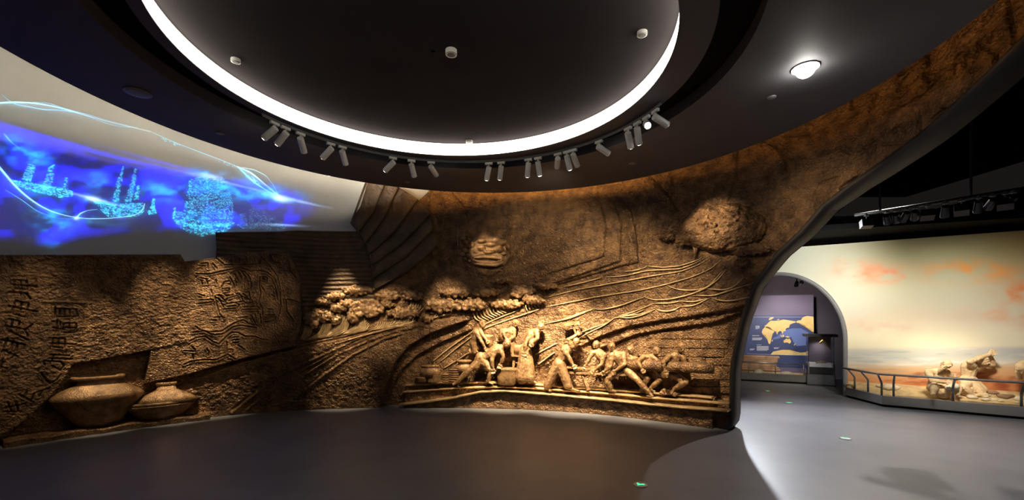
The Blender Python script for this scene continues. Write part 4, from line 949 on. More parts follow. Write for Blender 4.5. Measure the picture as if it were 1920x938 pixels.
# ceiling bits
def disc_thing(name, px, py, z, r, mat, lab, cat, parts=True, drop=.012):
    c = on_z(px, py, z); root = empty(name, c); tag(root, lab, cat)
    mb = MB(); mb.lathe(c + Vector((0, 0, -drop)), [(r * .7, 0), (r, .004), (r, drop + .002)], 24); mb.build('rim', mat, root)
    mb = MB(); mb.lathe(c + Vector((0, 0, -drop - .003)), [(r * .55, 0), (r * .72, .002), (r * .72, .006)], 24); mb.build('grille', 'mid_grey', root)
    return root
ZD = ZC + DISC
disc_thing('ceiling_speaker', 258, 173, ZC, .11, 'mid_grey', 'round flush ceiling speaker above the projected ships', 'speaker')
disc_thing('ceiling_speaker', 412, 249, ZC, .045, 'mid_grey', 'small round ceiling fitting near the plaster wall', 'sensor')
disc_thing('smoke_detector', 442, 111, ZD, .04, 'white_metal', 'small pale detector at the left of the ceiling disc', 'detector', drop=.03)
disc_thing('smoke_detector', 846, 94, ZD, .05, 'white_metal', 'round smoke detector in the middle of the ceiling disc', 'detector', drop=.045)
disc_thing('smoke_detector', 1204, 60, ZD, .042, 'white_metal', 'pale round detector at the right of the ceiling disc', 'detector', drop=.03)
disc_thing('smoke_detector', 880, 264, ZD, .045, 'white_metal', 'small pale detector at the far edge of the ceiling disc', 'detector', drop=.03)
disc_thing('ceiling_speaker', 1447, 182, ZC, .04, 'mid_grey', 'small round ceiling fitting beside the bright lamp', 'sensor')
disc_thing('ceiling_speaker', 1185, 306, ZC, .045, 'mid_grey', 'small round ceiling fitting near the right of the track', 'sensor')
disc_thing('ceiling_speaker', 764, 341, ZC, .04, 'mid_grey', 'small round ceiling fitting above the sail', 'sensor')
c = on_z(1510, 127, ZC); root = empty('ceiling_lamp', c); tag(root, 'dazzling round ceiling lamp on the right', 'ceiling lamp')
mb = MB(); mb.lathe(c + Vector((0, 0, -.01)), [(.082, 0), (.105, .002), (.105, .012)], 28); mb.build('bezel', 'white_metal', root)
mb = MB(); mb.ell(c + Vector((0, 0, -.012)), (.075, .075, .072), None, 20, 12); mb.build('bulb', 'downlight', root, True)

# ============================================================ PROJECTED PICTURE
OW = -.196
nx_, ny_ = 440, 170
PX, PY = np.meshgrid(np.linspace(-300, 625, nx_), np.linspace(480, 170, ny_))
C_ = CUR + NOR * OW; ok = C_[:, 1] > .3
Sg5 = np.interp((PX - CX) / FPX, C_[ok, 0] / C_[ok, 1], SS[ok]); Yg = np.interp(Sg5, SS[ok], C_[ok, 1]); Zg5 = E + (YH - PY) / FPX * Yg
def gauss(x, y, rx, ry, a=0.0):
    dx = PX - x; dy = PY - y; u = dx * math.cos(a) + dy * math.sin(a); v = -dx * math.sin(a) + dy * math.cos(a)
    return np.exp(-(u / rx) ** 2 - (v / ry) ** 2)
up_y = np.interp(PX, [-300, 0, 60, 150, 300, 420, 520, 575, 625], [150, 226, 248, 275, 308, 322, 345, 368, 400])
lo_y = np.interp(PX, [-300, 0, 100, 150, 250, 400, 540, 590, 625], [500, 446, 462, 445, 432, 432, 428, 400, 390])
body_ = sstep(-8, 34, PY - up_y) * sstep(-8, 30, lo_y - PY) * sstep(620, 560, PX) * sstep(-290, -200, PX)
nz = fbm(PX / 46, PY / 30, 4); nz2 = fbm(PX / 20 + 9, PY / 9, 4)
blue = body_ * (.10 + .95 * sstep(.38, .64, nz)) * (1 - .55 * gauss(60, 400, 50, 22) - .5 * gauss(210, 415, 90, 14) - .3 * gauss(190, 300, 30, 30))
cy = np.zeros(PX.shape)
for x, y, rx, ry, k in [(130, 370, 95, 60, .5), (210, 400, 70, 50, .45), (60, 300, 60, 60, .2), (520, 520, 75, 40, .55), (290, 730, 110, 55, .6), (300, 820, 70, 60, .35), (850, 570, 90, 40, .3), (930, 590, 100, 50, .4), (1320, 575, 260, 48, .6), (1480, 600, 150, 45, .55), (1150, 500, 110, 40, .55), (510, 622, 60, 20, .9), (420, 730, 30, 16, .6), (640, 650, 130, 60, .3), (1130, 740, 160, 60, .35), (480, 740, 160, 20, .3), (230, 560, 140, 60, .25)]:
    p = cV(x, y); cy += k * gauss(p[0], p[1], rx / 3.4, ry / 3.4, .12) * (.1 + 1.5 * sstep(.3, .75, nz2))
wh = np.zeros(PX.shape)
for x, y, rx, ry, k, a in [(1540, 622, 45, 14, 1.2, .25), (1160, 500, 50, 10, .6, .22), (510, 624, 40, 12, 1.0, .2), (1350, 560, 400, 6, .25, .24), (420, 730, 14, 9, .8, 0), (1650, 640, 110, 5, .35, .22), (520, 625, 130, 5, .6, .25), (1560, 768, 90, 5, .4, .05)]:
    p = cV(x, y); wh += k * gauss(p[0], p[1], rx / 2.931, ry / 2.931, a)
streak = np.zeros(PX.shape)
for x, y, L, a, k in [(330, 300, 260, .27, .5), (450, 350, 300, .26, .5), (700, 410, 330, .24, .6), (950, 440, 300, .26, .5), (820, 470, 420, .24, .3), (200, 270, 200, .3, .4)]:
    p = cV(x, y); streak += k * gauss(p[0], p[1], L / 2.931, 7 / 2.931, a)
col = np.zeros(PX.shape + (4,), np.float32)
blue = blue + .7 * streak
col[..., 0] = .012 * blue + .01 * cy + .35 * wh; col[..., 1] = .012 * blue + .34 * cy + .55 * wh; col[..., 2] = 1.1 * blue + .8 * cy + 1.0 * wh; col[..., 3] = 1
m, nt, b = new_mat('projected_light'); nt.nodes.remove(b)
at_ = node(nt, 'ShaderNodeAttribute', attribute_name='picture'); em = node(nt, 'ShaderNodeEmission'); em.inputs['Strength'].default_value = 1.25 * PROJ
tr = node(nt, 'ShaderNodeBsdfTransparent'); ad = node(nt, 'ShaderNodeAddShader')
nt.links.new(at_.outputs['Color'], em.inputs['Color']); nt.links.new(tr.outputs[0], ad.inputs[0]); nt.links.new(em.outputs[0], ad.inputs[1]); nt.links.new(ad.outputs[0], nt.nodes['Material Output'].inputs['Surface'])
proj_loc = P3(W(300, 350)[0], W(300, 470)[1], OW); proj = empty('projected_picture', proj_loc); tag(proj, 'blue projection of glowing sailing ships on the pale wall', 'projection')
po = quad_obj('light_field', P3n(Sg5, Zg5, np.full(PX.shape, OW)).reshape(-1, 3), grid_quads(ny_, nx_), m, proj)
ca = po.data.color_attributes.new('picture', 'FLOAT_COLOR', 'POINT'); ca.data.foreach_set('color', col.reshape(-1))
# light trails
OT = -.188
def trail(pts, r, mat='cyan_bright', cf=cV):
    pl = resample(WL([cf(*p) for p in pts], OT), 48)
    for _ in range(6): pl[1:-1] = .5 * pl[1:-1] + .25 * (pl[:-2] + pl[2:])
    mb = MB(); mb.tube([P3(q[0], q[1], OT) for q in pl], [r * (.35 + .65 * math.sin(math.pi * min(1, (k + 1) / 30))) for k in range(48)], 4); return mb.build('light_trail', mat, proj)
trail([(-300, 150), (-160, 290), (0, 450), (60, 530), (140, 610), (260, 690), (420, 732), (560, 735), (700, 722), (760, 715), (795, 690), (795, 650)], .011)
trail([(-260, 130), (-120, 105), (60, 92), (180, 95), (300, 115), (420, 150), (560, 190), (700, 225), (830, 255)], .009)
trail([(10, 50), (70, 105), (150, 115), (240, 135), (330, 135), (420, 150), (500, 175), (580, 210), (660, 228), (720, 230)], .006, 'cyan_dim')
trail([(180, 93), (260, 95), (360, 130), (480, 160), (600, 195), (760, 235)], .005, 'cyan_dim')
trail([(830, 255), (950, 310), (1080, 360), (1200, 405), (1300, 445), (1400, 510), (1480, 570), (1550, 625)], .006, 'cyan_dim')
trail([(1300, 445), (1380, 480), (1440, 530), (1500, 580), (1555, 625)], .011)
trail([(1330, 452), (1400, 465), (1460, 495), (1500, 545), (1530, 605)], .006)
trail([(1310, 450), (1350, 490), (1400, 535), (1460, 575), (1545, 620)], .008, 'cyan')
trail([(415, 735), (440, 705), (480, 688), (535, 682)], .006)
trail([(30, 575), (120, 630), (200, 690), (300, 730), (420, 735)], .004, 'cyan_dim')
trail([(20, 265), (60, 310), (110, 350)], .006, 'cyan_dim')
# ships made of dots of light
def ship(name, lab, shapes, size=.007, seed=0, mat='cyan'):
    rd = random.Random(seed); root = None; mb = MB()
    for poly, n in shapes:
        pl = [cV(*p) for p in poly]; xs = [p[0] for p in pl]; ys = [p[1] for p in pl]; A = np.array(pl); k = 0; tries = 0
        while k < n and tries < n * 12:
            tries += 1
            x = rd.uniform(min(xs), max(xs)); y = rd.uniform(min(ys), max(ys))
            if not inside(np.array([x]), np.array([y]), A)[0]: continue
            k += 1; s, z = W(x, y, OT); q = size * rd.uniform(.45, 1.25)
            p = [Vector(P3(s + dx * q, z + dz * q, OT)) for dx, dz in ((-1, -.4), (1, -.4), (1, .4), (-1, .4))]; i0 = len(mb.v)
            mb.v += [tuple(v) for v in p]; mb.f.append((i0, i0 + 1, i0 + 2, i0 + 3))
    o = mb.build(name, mat, proj); tag(o, lab, kind='stuff'); return o
ship('projected_ship', 'leftmost projected ship with two scaly masts', [([(65, 520), (400, 580), (400, 610), (330, 618), (110, 565)], 420), ([(120, 515), (160, 430), (200, 440), (165, 535)], 130), ([(235, 560), (270, 450), (300, 435), (280, 570)], 130), ([(345, 565), (365, 500), (372, 510), (358, 568)], 25), ([(65, 518), (400, 575), (400, 585), (65, 528)], 90)], seed=1)
ship('projected_ship', 'projected ship with three spiral masts', [([(510, 632), (620, 655), (700, 650), (790, 645), (795, 690), (760, 722), (590, 722)], 520), ([(615, 640), (640, 540), (675, 445), (683, 452), (665, 560), (650, 645)], 130), ([(685, 640), (710, 560), (742, 455), (750, 465), (740, 560), (720, 640)], 150), ([(735, 630), (755, 550), (770, 552), (765, 630)], 70), ([(510, 630), (640, 660), (640, 668), (520, 645)], 60)], seed=2)
ship('projected_ship', 'tiny projected boat in the middle', [([(800, 685), (865, 685), (855, 708), (820, 710)], 70), ([(825, 680), (840, 620), (855, 625), (852, 685)], 80)], seed=3)
ship('projected_ship', 'largest projected ship with billowing square sails', [([(950, 690), (1000, 690), (1100, 750), (1280, 740), (1285, 770), (1230, 815), (1100, 830), (1010, 800), (950, 740)], 620), ([(1010, 690), (1035, 560), (1035, 525), (1110, 495), (1220, 500), (1250, 560), (1280, 640), (1285, 735), (1120, 735)], 1150), ([(950, 675), (965, 670), (960, 740), (1100, 770), (1290, 750), (1290, 765), (1100, 790), (950, 745)], 240)], seed=4)
ship('projected_ship', 'faint projected ship on the right', [([(1295, 760), (1570, 760), (1575, 795), (1500, 798), (1310, 785)], 220), ([(1300, 766), (1575, 766), (1570, 775), (1300, 775)], 60), ([(1365, 768), (1370, 680), (1440, 675), (1470, 710), (1560, 755), (1560, 768), (1370, 768)], 260), ([(1315, 765), (1320, 705), (1360, 700), (1360, 765)], 70)], .006, 5, 'cyan_dim')
ship('spray_dots', 'string of glowing drops along the trail', [([(1195, 410), (1300, 440), (1290, 455), (1200, 425)], 16), ([(1320, 465), (1400, 510), (1440, 550), (1400, 545), (1350, 495)], 60), ([(880, 285), (1000, 330), (980, 340), (900, 305)], 20)], .008, 6)

# ============================================================ NEXT ROOM: painted wall with archway, diorama
D0 = np.array([4.15, 5.47]) * E; DV = np.array([.832, -.555]); DV /= np.linalg.norm(DV); DN = np.array([-DV[1], DV[0]]) * -1     # DN towards the viewer
if DN @ D0 > 0: DN = -DN
def D3(t, z, off=0.0):
    t = np.asarray(t, float); z = np.asarray(z, float)
    return np.stack([D0[0] + DV[0] * t + DN[0] * off + 0 * z, D0[1] + DV[1] * t + DN[1] * off + 0 * z, z + 0 * t], -1)
TA, AA, AB, ASP = -.72 * E, .74 * E, .87 * E, .70 * E          # arch centre, half width, rise, spring height
def arch_z(t):
    u = np.clip(1 - ((t - TA) / AA) ** 2, 0, 1); return np.where(np.abs(t - TA) < AA, ASP + AB * np.sqrt(u), 0)
WT = 1.907 * E
ph = np.linspace(math.pi, 0, 61); arc_t = TA + AA * np.cos(ph)
tl = np.unique(np.concatenate([np.linspace(-2.6 * E, TA - AA, 12), arc_t, np.linspace(TA + AA, 3.4 * E, 150)]))
eps = 1e-4
tl = np.sort(np.concatenate([tl, [TA - AA - eps, TA + AA + eps]]))
zb = arch_z(tl); zb[np.abs(tl - (TA - AA)) < eps / 2] = ASP; zb[np.abs(tl - (TA + AA)) < eps / 2] = ASP; zb[(tl < TA - AA - eps / 2) | (tl > TA + AA + eps / 2)] = 0
def wall_sheet(name, off0, off1, mat, parent=None, zlo=0, nz=70):
    T_ = np.linspace(0, 1, nz)[:, None]; lo = np.maximum(zb, zlo)[None, :]; Z = lo + (WT - lo) * T_; TT = np.repeat(tl[None, :], nz, 0)
    A = D3(TT, Z, off1).reshape(-1, 3); B = D3(TT, Z, off0).reshape(-1, 3); Q = grid_quads(nz, len(tl)); n = len(A); c = len(tl)
    k = np.arange(c - 1)
    Q2 = np.concatenate([Q, Q[:, ::-1] + n, np.stack([k + 1, k, k + n, k + 1 + n], -1), np.stack([(nz - 1) * c + k, (nz - 1) * c + k + 1, (nz - 1) * c + k + 1 + n, (nz - 1) * c + k + n], -1)])
    return quad_obj(name, np.concatenate([A, B]), Q2, mat, parent, False), TT, Z
wr, _, _ = wall_sheet('wall_right', -.16, -.006, 'purple_wall'); tag(wr, kind='structure')
# the painting on it: sunset over a beach (flat print)
m, nt, b = new_mat('seascape_paint'); an = node(nt, 'ShaderNodeAttribute', attribute_name='picture'); nt.links.new(an.outputs['Color'], b.inputs['Base Color']); b.inputs['Roughness'].default_value = .8
pt, TT, ZZ = wall_sheet('seascape_painting', -.004, .0, m, None, zlo=.02, nz=150); tag(pt, 'huge painted sunset sky over a sea and orange beach', 'painting')
XYZ = D3(TT, ZZ, 0); qx = CX + FPX * XYZ[..., 0] / XYZ[..., 1]; qy = YH - FPX * (XYZ[..., 2] - E) / XYZ[..., 1]
# position in the painting, normalised: u along, v height
def lin(c): c = np.array(c) / 255.; return np.where(c <= .04045, c / 12.92, ((c + .055) / 1.055) ** 2.4)
stops = [(430, (168, 158, 110)), (470, (182, 174, 128)), (520, (192, 186, 150)), (560, (200, 194, 164)), (600, (216, 198, 170)), (630, (236, 222, 190)), (650, (238, 226, 196)), (656, (196, 190, 186)), (668, (186, 190, 184)), (680, (214, 206, 190)), (692, (206, 168, 124)), (720, (190, 122, 70)), (760, (170, 100, 52)), (800, (150, 90, 50))]
ys = [s_[0] for s_ in stops]; cs = np.array([lin(s_[1]) for s_ in stops])
qy2 = qy - (qx - 1700) * -.01
paint = np.stack([np.interp(qy2, ys, cs[:, i]) for i in range(3)], -1)
def mixc(mask, c): 
    global paint
    paint = paint * (1 - mask[..., None]) + lin(c) * mask[..., None]
def pg(x, y, rx, ry): return np.exp(-((qx - x) / rx) ** 2 - ((qy - y) / ry) ** 2)
n1 = fbm(qx / 34, qy / 20, 5); n2 = fbm(qx / 70 + 3, qy / 6, 4); n3 = fbm(qx / 16, qy / 10 + 7, 4)
mixc(np.clip(.85 * sstep(1720, 1480, qx) * sstep(680, 560, qy), 0, 1), (226, 230, 212))  # white spotlight pool at the upper left, painted into the sky colour
mixc(np.clip(.5 * sstep(1780, 1930, qx) * sstep(560, 440, qy), 0, 1), (170, 120, 40))
mixc(np.clip(.7 * pg(1700, 632, 170, 30), 0, 1), (255, 246, 206))
for x, y, rx, ry, c, k in [(1640, 512, 62, 17, (228, 160, 120), 1.2), (1600, 498, 30, 16, (228, 160, 124), 1.0), (1670, 520, 50, 9, (226, 138, 92), .9), (1830, 512, 84, 17, (230, 152, 84), 1.2), (1800, 500, 50, 14, (236, 160, 76), 1.2), (1860, 508, 40, 12, (240, 160, 70), 1.1), (1910, 548, 46, 22, (224, 136, 76), 1.2), (1880, 590, 60, 12, (226, 158, 110), .9), (1650, 612, 90, 12, (232, 190, 160), .7), (1950, 600, 50, 30, (216, 140, 90), .7)]:
    mixc(np.clip(k * pg(x, y, rx, ry) * sstep(.22, .66, n1) * (.35 + 1.1 * n3), 0, 1), c)
mixc(np.clip(.55 * sstep(.5, .7, n2) * (qy > 654) * (qy < 690), 0, 1), (236, 236, 226))
mixc(np.clip(.5 * sstep(.52, .72, fbm(qx / 60 + 9, qy / 4, 3)) * (qy > 656) * (qy < 684), 0, 1), (150, 168, 170))
mixc(np.clip(.8 * sstep(.5, .75, fbm(qx / 44, qy / 7, 4)) * sstep(686, 705, qy), 0, 1), (140, 66, 26))
mixc(np.clip(.9 * sstep(1740, 1880, qx) * sstep(684, 712, qy) * sstep(.36, .62, n1), 0, 1), (128, 52, 16))
mixc(np.clip(.7 * sstep(1660, 1600, qx) * sstep(690, 700, qy) * sstep(.4, .6, n2), 0, 1), (224, 150, 96))
colp = np.ones((len(pt.data.vertices), 4), np.float32); nA = paint.reshape(-1, 3).shape[0]
colp[:nA, :3] = np.clip(paint.reshape(-1, 3), 0, 1); colp[nA:2 * nA, :3] = colp[:nA, :3]
ca = pt.data.color_attributes.new('picture', 'FLOAT_COLOR', 'POINT'); ca.data.foreach_set('color', colp.reshape(-1))
# arch trim
mb_v = []; F = []
path = [(TA + AA, 0.0)] + [(TA + AA * math.cos(p), ASP + AB * math.sin(p)) for p in np.linspace(0, math.pi, 49)] + [(TA - AA, 0.0)]
for (t, z) in path:
    cx_, cz_ = t - TA, max(z - ASP, 0); L = math.hypot(cx_, cz_) or 1; ux, uz = cx_ / L, cz_ / L
    for e, o_ in ((-.045, .03), (.03, .03), (.03, -.02), (-.01, -.02), (-.01, -.17), (-.045, -.17)): mb_v.append(D3(t + ux * e, max(z + uz * e, 0), o_))
for i in range(len(path) - 1):
    for j in range(6): a = i * 6 + j; b_i = i * 6 + (j + 1) % 6; F.append((a, b_i, b_i + 6, a + 6))
tag(mesh_obj('trim_1', mb_v, F, 'mid_grey', None, True), kind='structure')

# kerb of the diorama
kp = [on_z(*cR(120, 680), 0), on_z(*cR(440, 765), 0), on_z(*cR(1688, 880), 0)]; ex = kp[2] + (kp[2] - kp[1]).normalized() * 2.4
KH = .2
kerb = empty('diorama_kerb', kp[1]); tag(kerb, 'low grey kerb edging the beach diorama', 'kerb')
dirs = [(kp[1] - kp[0]).normalized(), (ex - kp[1]).normalized()]
inn = [Vector((-d.y, d.x, 0)) for d in dirs]; inn = [v if v.dot(Vector((DN[0], DN[1], 0))) < 0 else -v for v in inn]
for i, (a, b_) in enumerate(((kp[0] + Vector((0, 0, 0)), kp[1]), (kp[1], ex))):
    q = inn[i]; m2 = MB(); jn = (inn[0] + inn[1]).normalized() / max(.3, (inn[0] + inn[1]).normalized().dot(q))
    A0 = a; A1 = a + (jn if i == 1 else q) * .09; B0 = b_; B1 = b_ + (jn if i == 0 else q) * .09
    lo, hi = Vector((0, 0, .045)), Vector((0, 0, KH))
    m2.add([A0 + lo, B0 + lo, B1 + lo, A1 + lo, A0 + hi, B0 + hi, B1 + hi, A1 + hi], [(3, 2, 1, 0), (4, 5, 6, 7), (0, 1, 5, 4), (1, 2, 6, 5), (2, 3, 7, 6), (3, 0, 4, 7)]); m2.build('kerb_board', 'mid_grey', kerb)
    m2 = MB(); s_ = q * .035
    m2.add([A0 + s_, B0 + s_, B0 + q * .08, A0 + q * .08, A0 + s_ + lo, B0 + s_ + lo, B0 + q * .08 + lo, A0 + q * .08 + lo], [(3, 2, 1, 0), (4, 5, 6, 7), (0, 1, 5, 4), (1, 2, 6, 5), (2, 3, 7, 6), (3, 0, 4, 7)]); m2.build('toe_recess', 'black', kerb)
# sand bed
def kerb_pt(t):
    """inner kerb line point in wall coordinates t -> offset"""
    return None
corner_t = lambda p: float((np.array(p[:2]) - D0) @ DV); corner_o = lambda p: float((np.array(p[:2]) - D0) @ DN)
kt = [corner_t(p) for p in (kp[0], kp[1], ex)]; ko = [corner_o(p) - .05 for p in (kp[0], kp[1], ex)]
ts = np.linspace(kt[0] + .02, kt[2], 150); of = np.interp(ts, kt, ko); of = np.maximum(of, .03)
U = np.linspace(0, 1, 34)[:, None]; OFF = U * of[None, :]; TS = np.repeat(ts[None, :], 34, 0)
ZS = KH - .045 + .03 * fbm(TS * 5, OFF * 6, 4) + .15 * (1 - U)
V = np.stack([D0[0] + DV[0] * TS + DN[0] * OFF, D0[1] + DV[1] * TS + DN[1] * OFF, ZS], -1).reshape(-1, 3)
sand = quad_obj('sand_bed', V, grid_quads(34, 150)[:, ::-1], 'sand'); tag(sand, 'sandy ground of the beach diorama behind the kerb', 'sand bed', kind='stuff')
# guard rail
rail = empty('guard_rail', kp[1]); tag(rail, 'low grey guard rail with bent posts along the diorama', 'guard rail')
RH_ = .60
out = [-v for v in inn]
def along(i, px):
    """kerb point of segment i on the sight line px"""
    a, d = (kp[0], dirs[0]) if i == 0 else (kp[1], dirs[1]); k = (px - CX) / FPX
    t = (k * a.y - a.x) / (d.x - k * d.y); return a + d * t
posts = [(0, 1598), (0, 1623), (1, 1653.5), (1, 1676), (1, 1788), (1, 1917), (1, 2080)]
for i, px in posts:
    p = along(i, px) + inn[i] * .045; o_ = out[i] if px != 1653.5 else (out[0] + out[1]).normalized()
    m2 = MB(); m2.tube([p + Vector((0, 0, KH - .02)), p + Vector((0, 0, KH + .22)), p + Vector((0, 0, KH + .25)) + o_ * .012, p + o_ * .14 + Vector((0, 0, RH_))], [.017, .017, .017, .014], 8); m2.build('post', 'grey_metal', rail, True)
jn = (out[0] + out[1]).normalized()
rp = [kp[0] + inn[0] * .045 + out[0] * .14, kp[1] + jn * .10, ex + inn[1] * .045 + out[1] * .14]
m2 = MB(); m2.tube([Vector((p.x, p.y, RH_)) for p in (rp[0], rp[0].lerp(rp[1], .96), rp[1].lerp(rp[2], .01), rp[2])], .019, 10); m2.build('handrail', 'grey_metal', rail, True)

# figures on the beach
YF = 4.70 * E
def mg(x, y, dy=0.0):
    p = at(*cG(x, y), YF); return p + Vector((0, dy, 0))
def settle(o, z):
    return o
def sand_z(p):
    t = corner_t(p); o_ = corner_o(p); w = np.interp(t, kt, ko); return KH - .03 + .15 * (1 - np.clip(o_ / max(w, .05), 0, 1))
o = person_mesh('sitting_figure', dict(head=(388, 288, -.15), neck=(388, 365, -.03), chest=(382, 420, .02), pelvis=(382, 585, .06), shL=(270, 390, .0), elL=(250, 485, -.1), haL=(345, 495, -.2), shR=(495, 390, .0), elR=(545, 460, -.1), haR=(455, 430, -.2), hipL=(330, 590, .0), knL=(225, 545, -.18), anL=(200, 640, -.2), toL=(150, 632, -.28), hipR=(430, 590, .0), knR=(515, 560, -.18), anR=(480, 650, -.22), toR=(450, 655, -.3)), 1.15, 'clay', None, mg, vox=.0065, beard=True, face=(140, 345, -.42),
                skirt=[((380, 560, .02), (390, 640, -.1), .1, .09)])
tag(o, 'clay figure of a bearded man sitting and working a stone', 'sculpture')
mb = MB(); rd = random.Random(3)
for k in range(12): mb.ell(mg(420 + rd.uniform(-70, 60), 530 + rd.uniform(-35, 45), -.24 + rd.uniform(-.03, .03)), (.05, .04, .04))
o = mb.remesh('worked_stone', 'rock', None, .012, 1); tag(o, 'pale rough stone held in the lap of the sitting clay figure', 'stone')
o = person_mesh('kneeling_figure', dict(head=(905, 235, -.08), neck=(855, 285, .0), chest=(810, 330, .03), pelvis=(800, 500, .05), shL=(780, 300, -.06), elL=(700, 250, -.12), haL=(945, 160, -.12), shR=(880, 300, .02), elR=(1070, 295, -.02), haR=(1010, 180, -.05), hipR=(780, 540, .0), knR=(640, 560, -.1), anR=(720, 665, -.15), toR=(850, 645, -.2), knL=(880, 600, -.1), anL=(760, 620, .1)), 1.2, 'clay', None, mg, vox=.0065, face=(990, 280, -.25),
                skirt=[((800, 480, .04), (800, 600, .0), .09, .13), ((770, 500, .04), (730, 620, -.05), .08, .09), ((840, 500, .04), (890, 610, -.03), .08, .09), ((800, 520, -.04), (830, 620, -.1), .06, .08)])
tag(o, 'clay figure of a kneeling man with both hands raised to his head', 'sculpture')
o = person_mesh('bending_figure', dict(head=(1400, 335, -.05), neck=(1455, 330, .0), chest=(1520, 330, .03), pelvis=(1700, 420, .05), shL=(1480, 350, -.06), elL=(1450, 450, -.1), haL=(1410, 530, -.12), shR=(1500, 350, .1), elR=(1500, 470, .1), knL=(1620, 560, -.1), anL=(1640, 700, .0), knR=(1750, 560, .0), anR=(1740, 700, .05)), 1.25, 'clay', None, lambda x, y, d=0: at(*cG(x, y), YF - .46) + Vector((0, d, 0)), vox=.012, face=(1360, 420, -.1))
tag(o, 'clay figure bending forward at the right edge of the diorama', 'sculpture')
def rock(x, y, rx, ry, dy, mat, lab, seed):
    rd = random.Random(seed); px = cG(x, y)[0]; kk = (px - CX) / FPX
    yw = D0[1] + DV[1] * ((kk * D0[1] - D0[0]) / (DV[0] - kk * DV[1])); yk = along(0 if px < 1652 else 1, px).y + .22
    p = at(px, 700, yw + (yk - yw) * dy); k = p.y / FPX / 6.7; p.z = sand_z(p) + ry * k * .35; mb = MB()
    mb.ell(p, (rx * k, rx * k * .8, ry * k), None, 12, 8)
    for i in range(9): a = rd.uniform(0, 6.28); r = rd.uniform(.35, .6); mb.ell(p + Vector((rx * k * .6 * math.cos(a), rx * k * .5 * math.sin(a), ry * k * rd.uniform(-.3, .4))), (rx * k * r, rx * k * r, ry * k * r * 1.1), None, 8, 6)
    o = mb.remesh('beach_stone', mat, None, .012, 0); tag(o, lab, 'stone', 'stones on the beach diorama')
for i, (x, y, rx, ry, dy, mt, lab) in enumerate([
    (820, 702, 55, 32, .85, 'rock', 'round pale stone in front of the kneeling clay figure'), (965, 655, 80, 26, .6, 'rock', 'long flat pale stone beside the kneeling clay figure'), (1000, 722, 45, 22, .95, 'rock', 'small pale stone near the kerb right of the round stone'), (1100, 725, 40, 20, .9, 'rock', 'small pale stone between the flat stone and the brown stone'),
    (1180, 735, 35, 16, .97, 'rock', 'smallest pale stone near the kerb'), (1225, 692, 70, 32, .6, 'rock_dark', 'brown pointed stone right of the kneeling clay figure'), (1080, 640, 60, 30, .3, 'rock_dark', 'dark stone low behind the long flat stone'), (1310, 690, 45, 26, .5, 'rock_dark', 'dark stone beside the bending clay figure'), (1390, 770, 25, 14, 1.0, 'rock', 'little pale stone at the foot of the bending clay figure'), (1400, 690, 40, 40, .75, 'rock', 'pale upright stone below the bending clay figure'), (-205, 588, 95, 45, .55, 'rock', 'big pale stone at the left end of the diorama'), (-330, 585, 50, 22, .4, 'rock', 'small pale stone behind the left end of the rail')]):
    rock(x, y, rx, ry, dy, mt, lab, i)

# overhead bar with stage lamps
b0 = E + .98 * E
bar0, bar1 = on_z(*cH(470, 385), b0), on_z(*cH(1880, 160), b0)
m2 = MB(); m2.tube([bar0, bar1], .024, 10); lb = m2.build('lighting_bar', 'dark_metal', None, True); tag(lb, 'dark overhead lighting bar above the painted wall', 'lighting bar')
for x in (685, 1465):
    k = (cH(x, 0)[0] - CX) / FPX; d = bar1 - bar0; t = (k * bar0.y - bar0.x) / (d.x - k * d.y); p = bar0 + d * t
    m2 = MB(); m2.tube([p, p + Vector((0, 0, ZC + 3.3 - p.z))], .015, 6); m2.build('hanger', 'dark_metal', lb)
LX = [(570, 1), (740, 0), (820, 0), (910, 0), (985, 0), (1090, 1), (1245, 0), (1385, 1), (1530, 0), (1650, 0), (1760, 1), (1825, 0)]
lights = {570: ((1530, 510), 130), 1090: ((1680, 590), 75), 1385: ((1790, 610), 80), 1760: ((1880, 630), 110), 910: ((1570, 620), 80), 1530: ((1800, 725), 190), 1245: ((1735, 720), 130)}
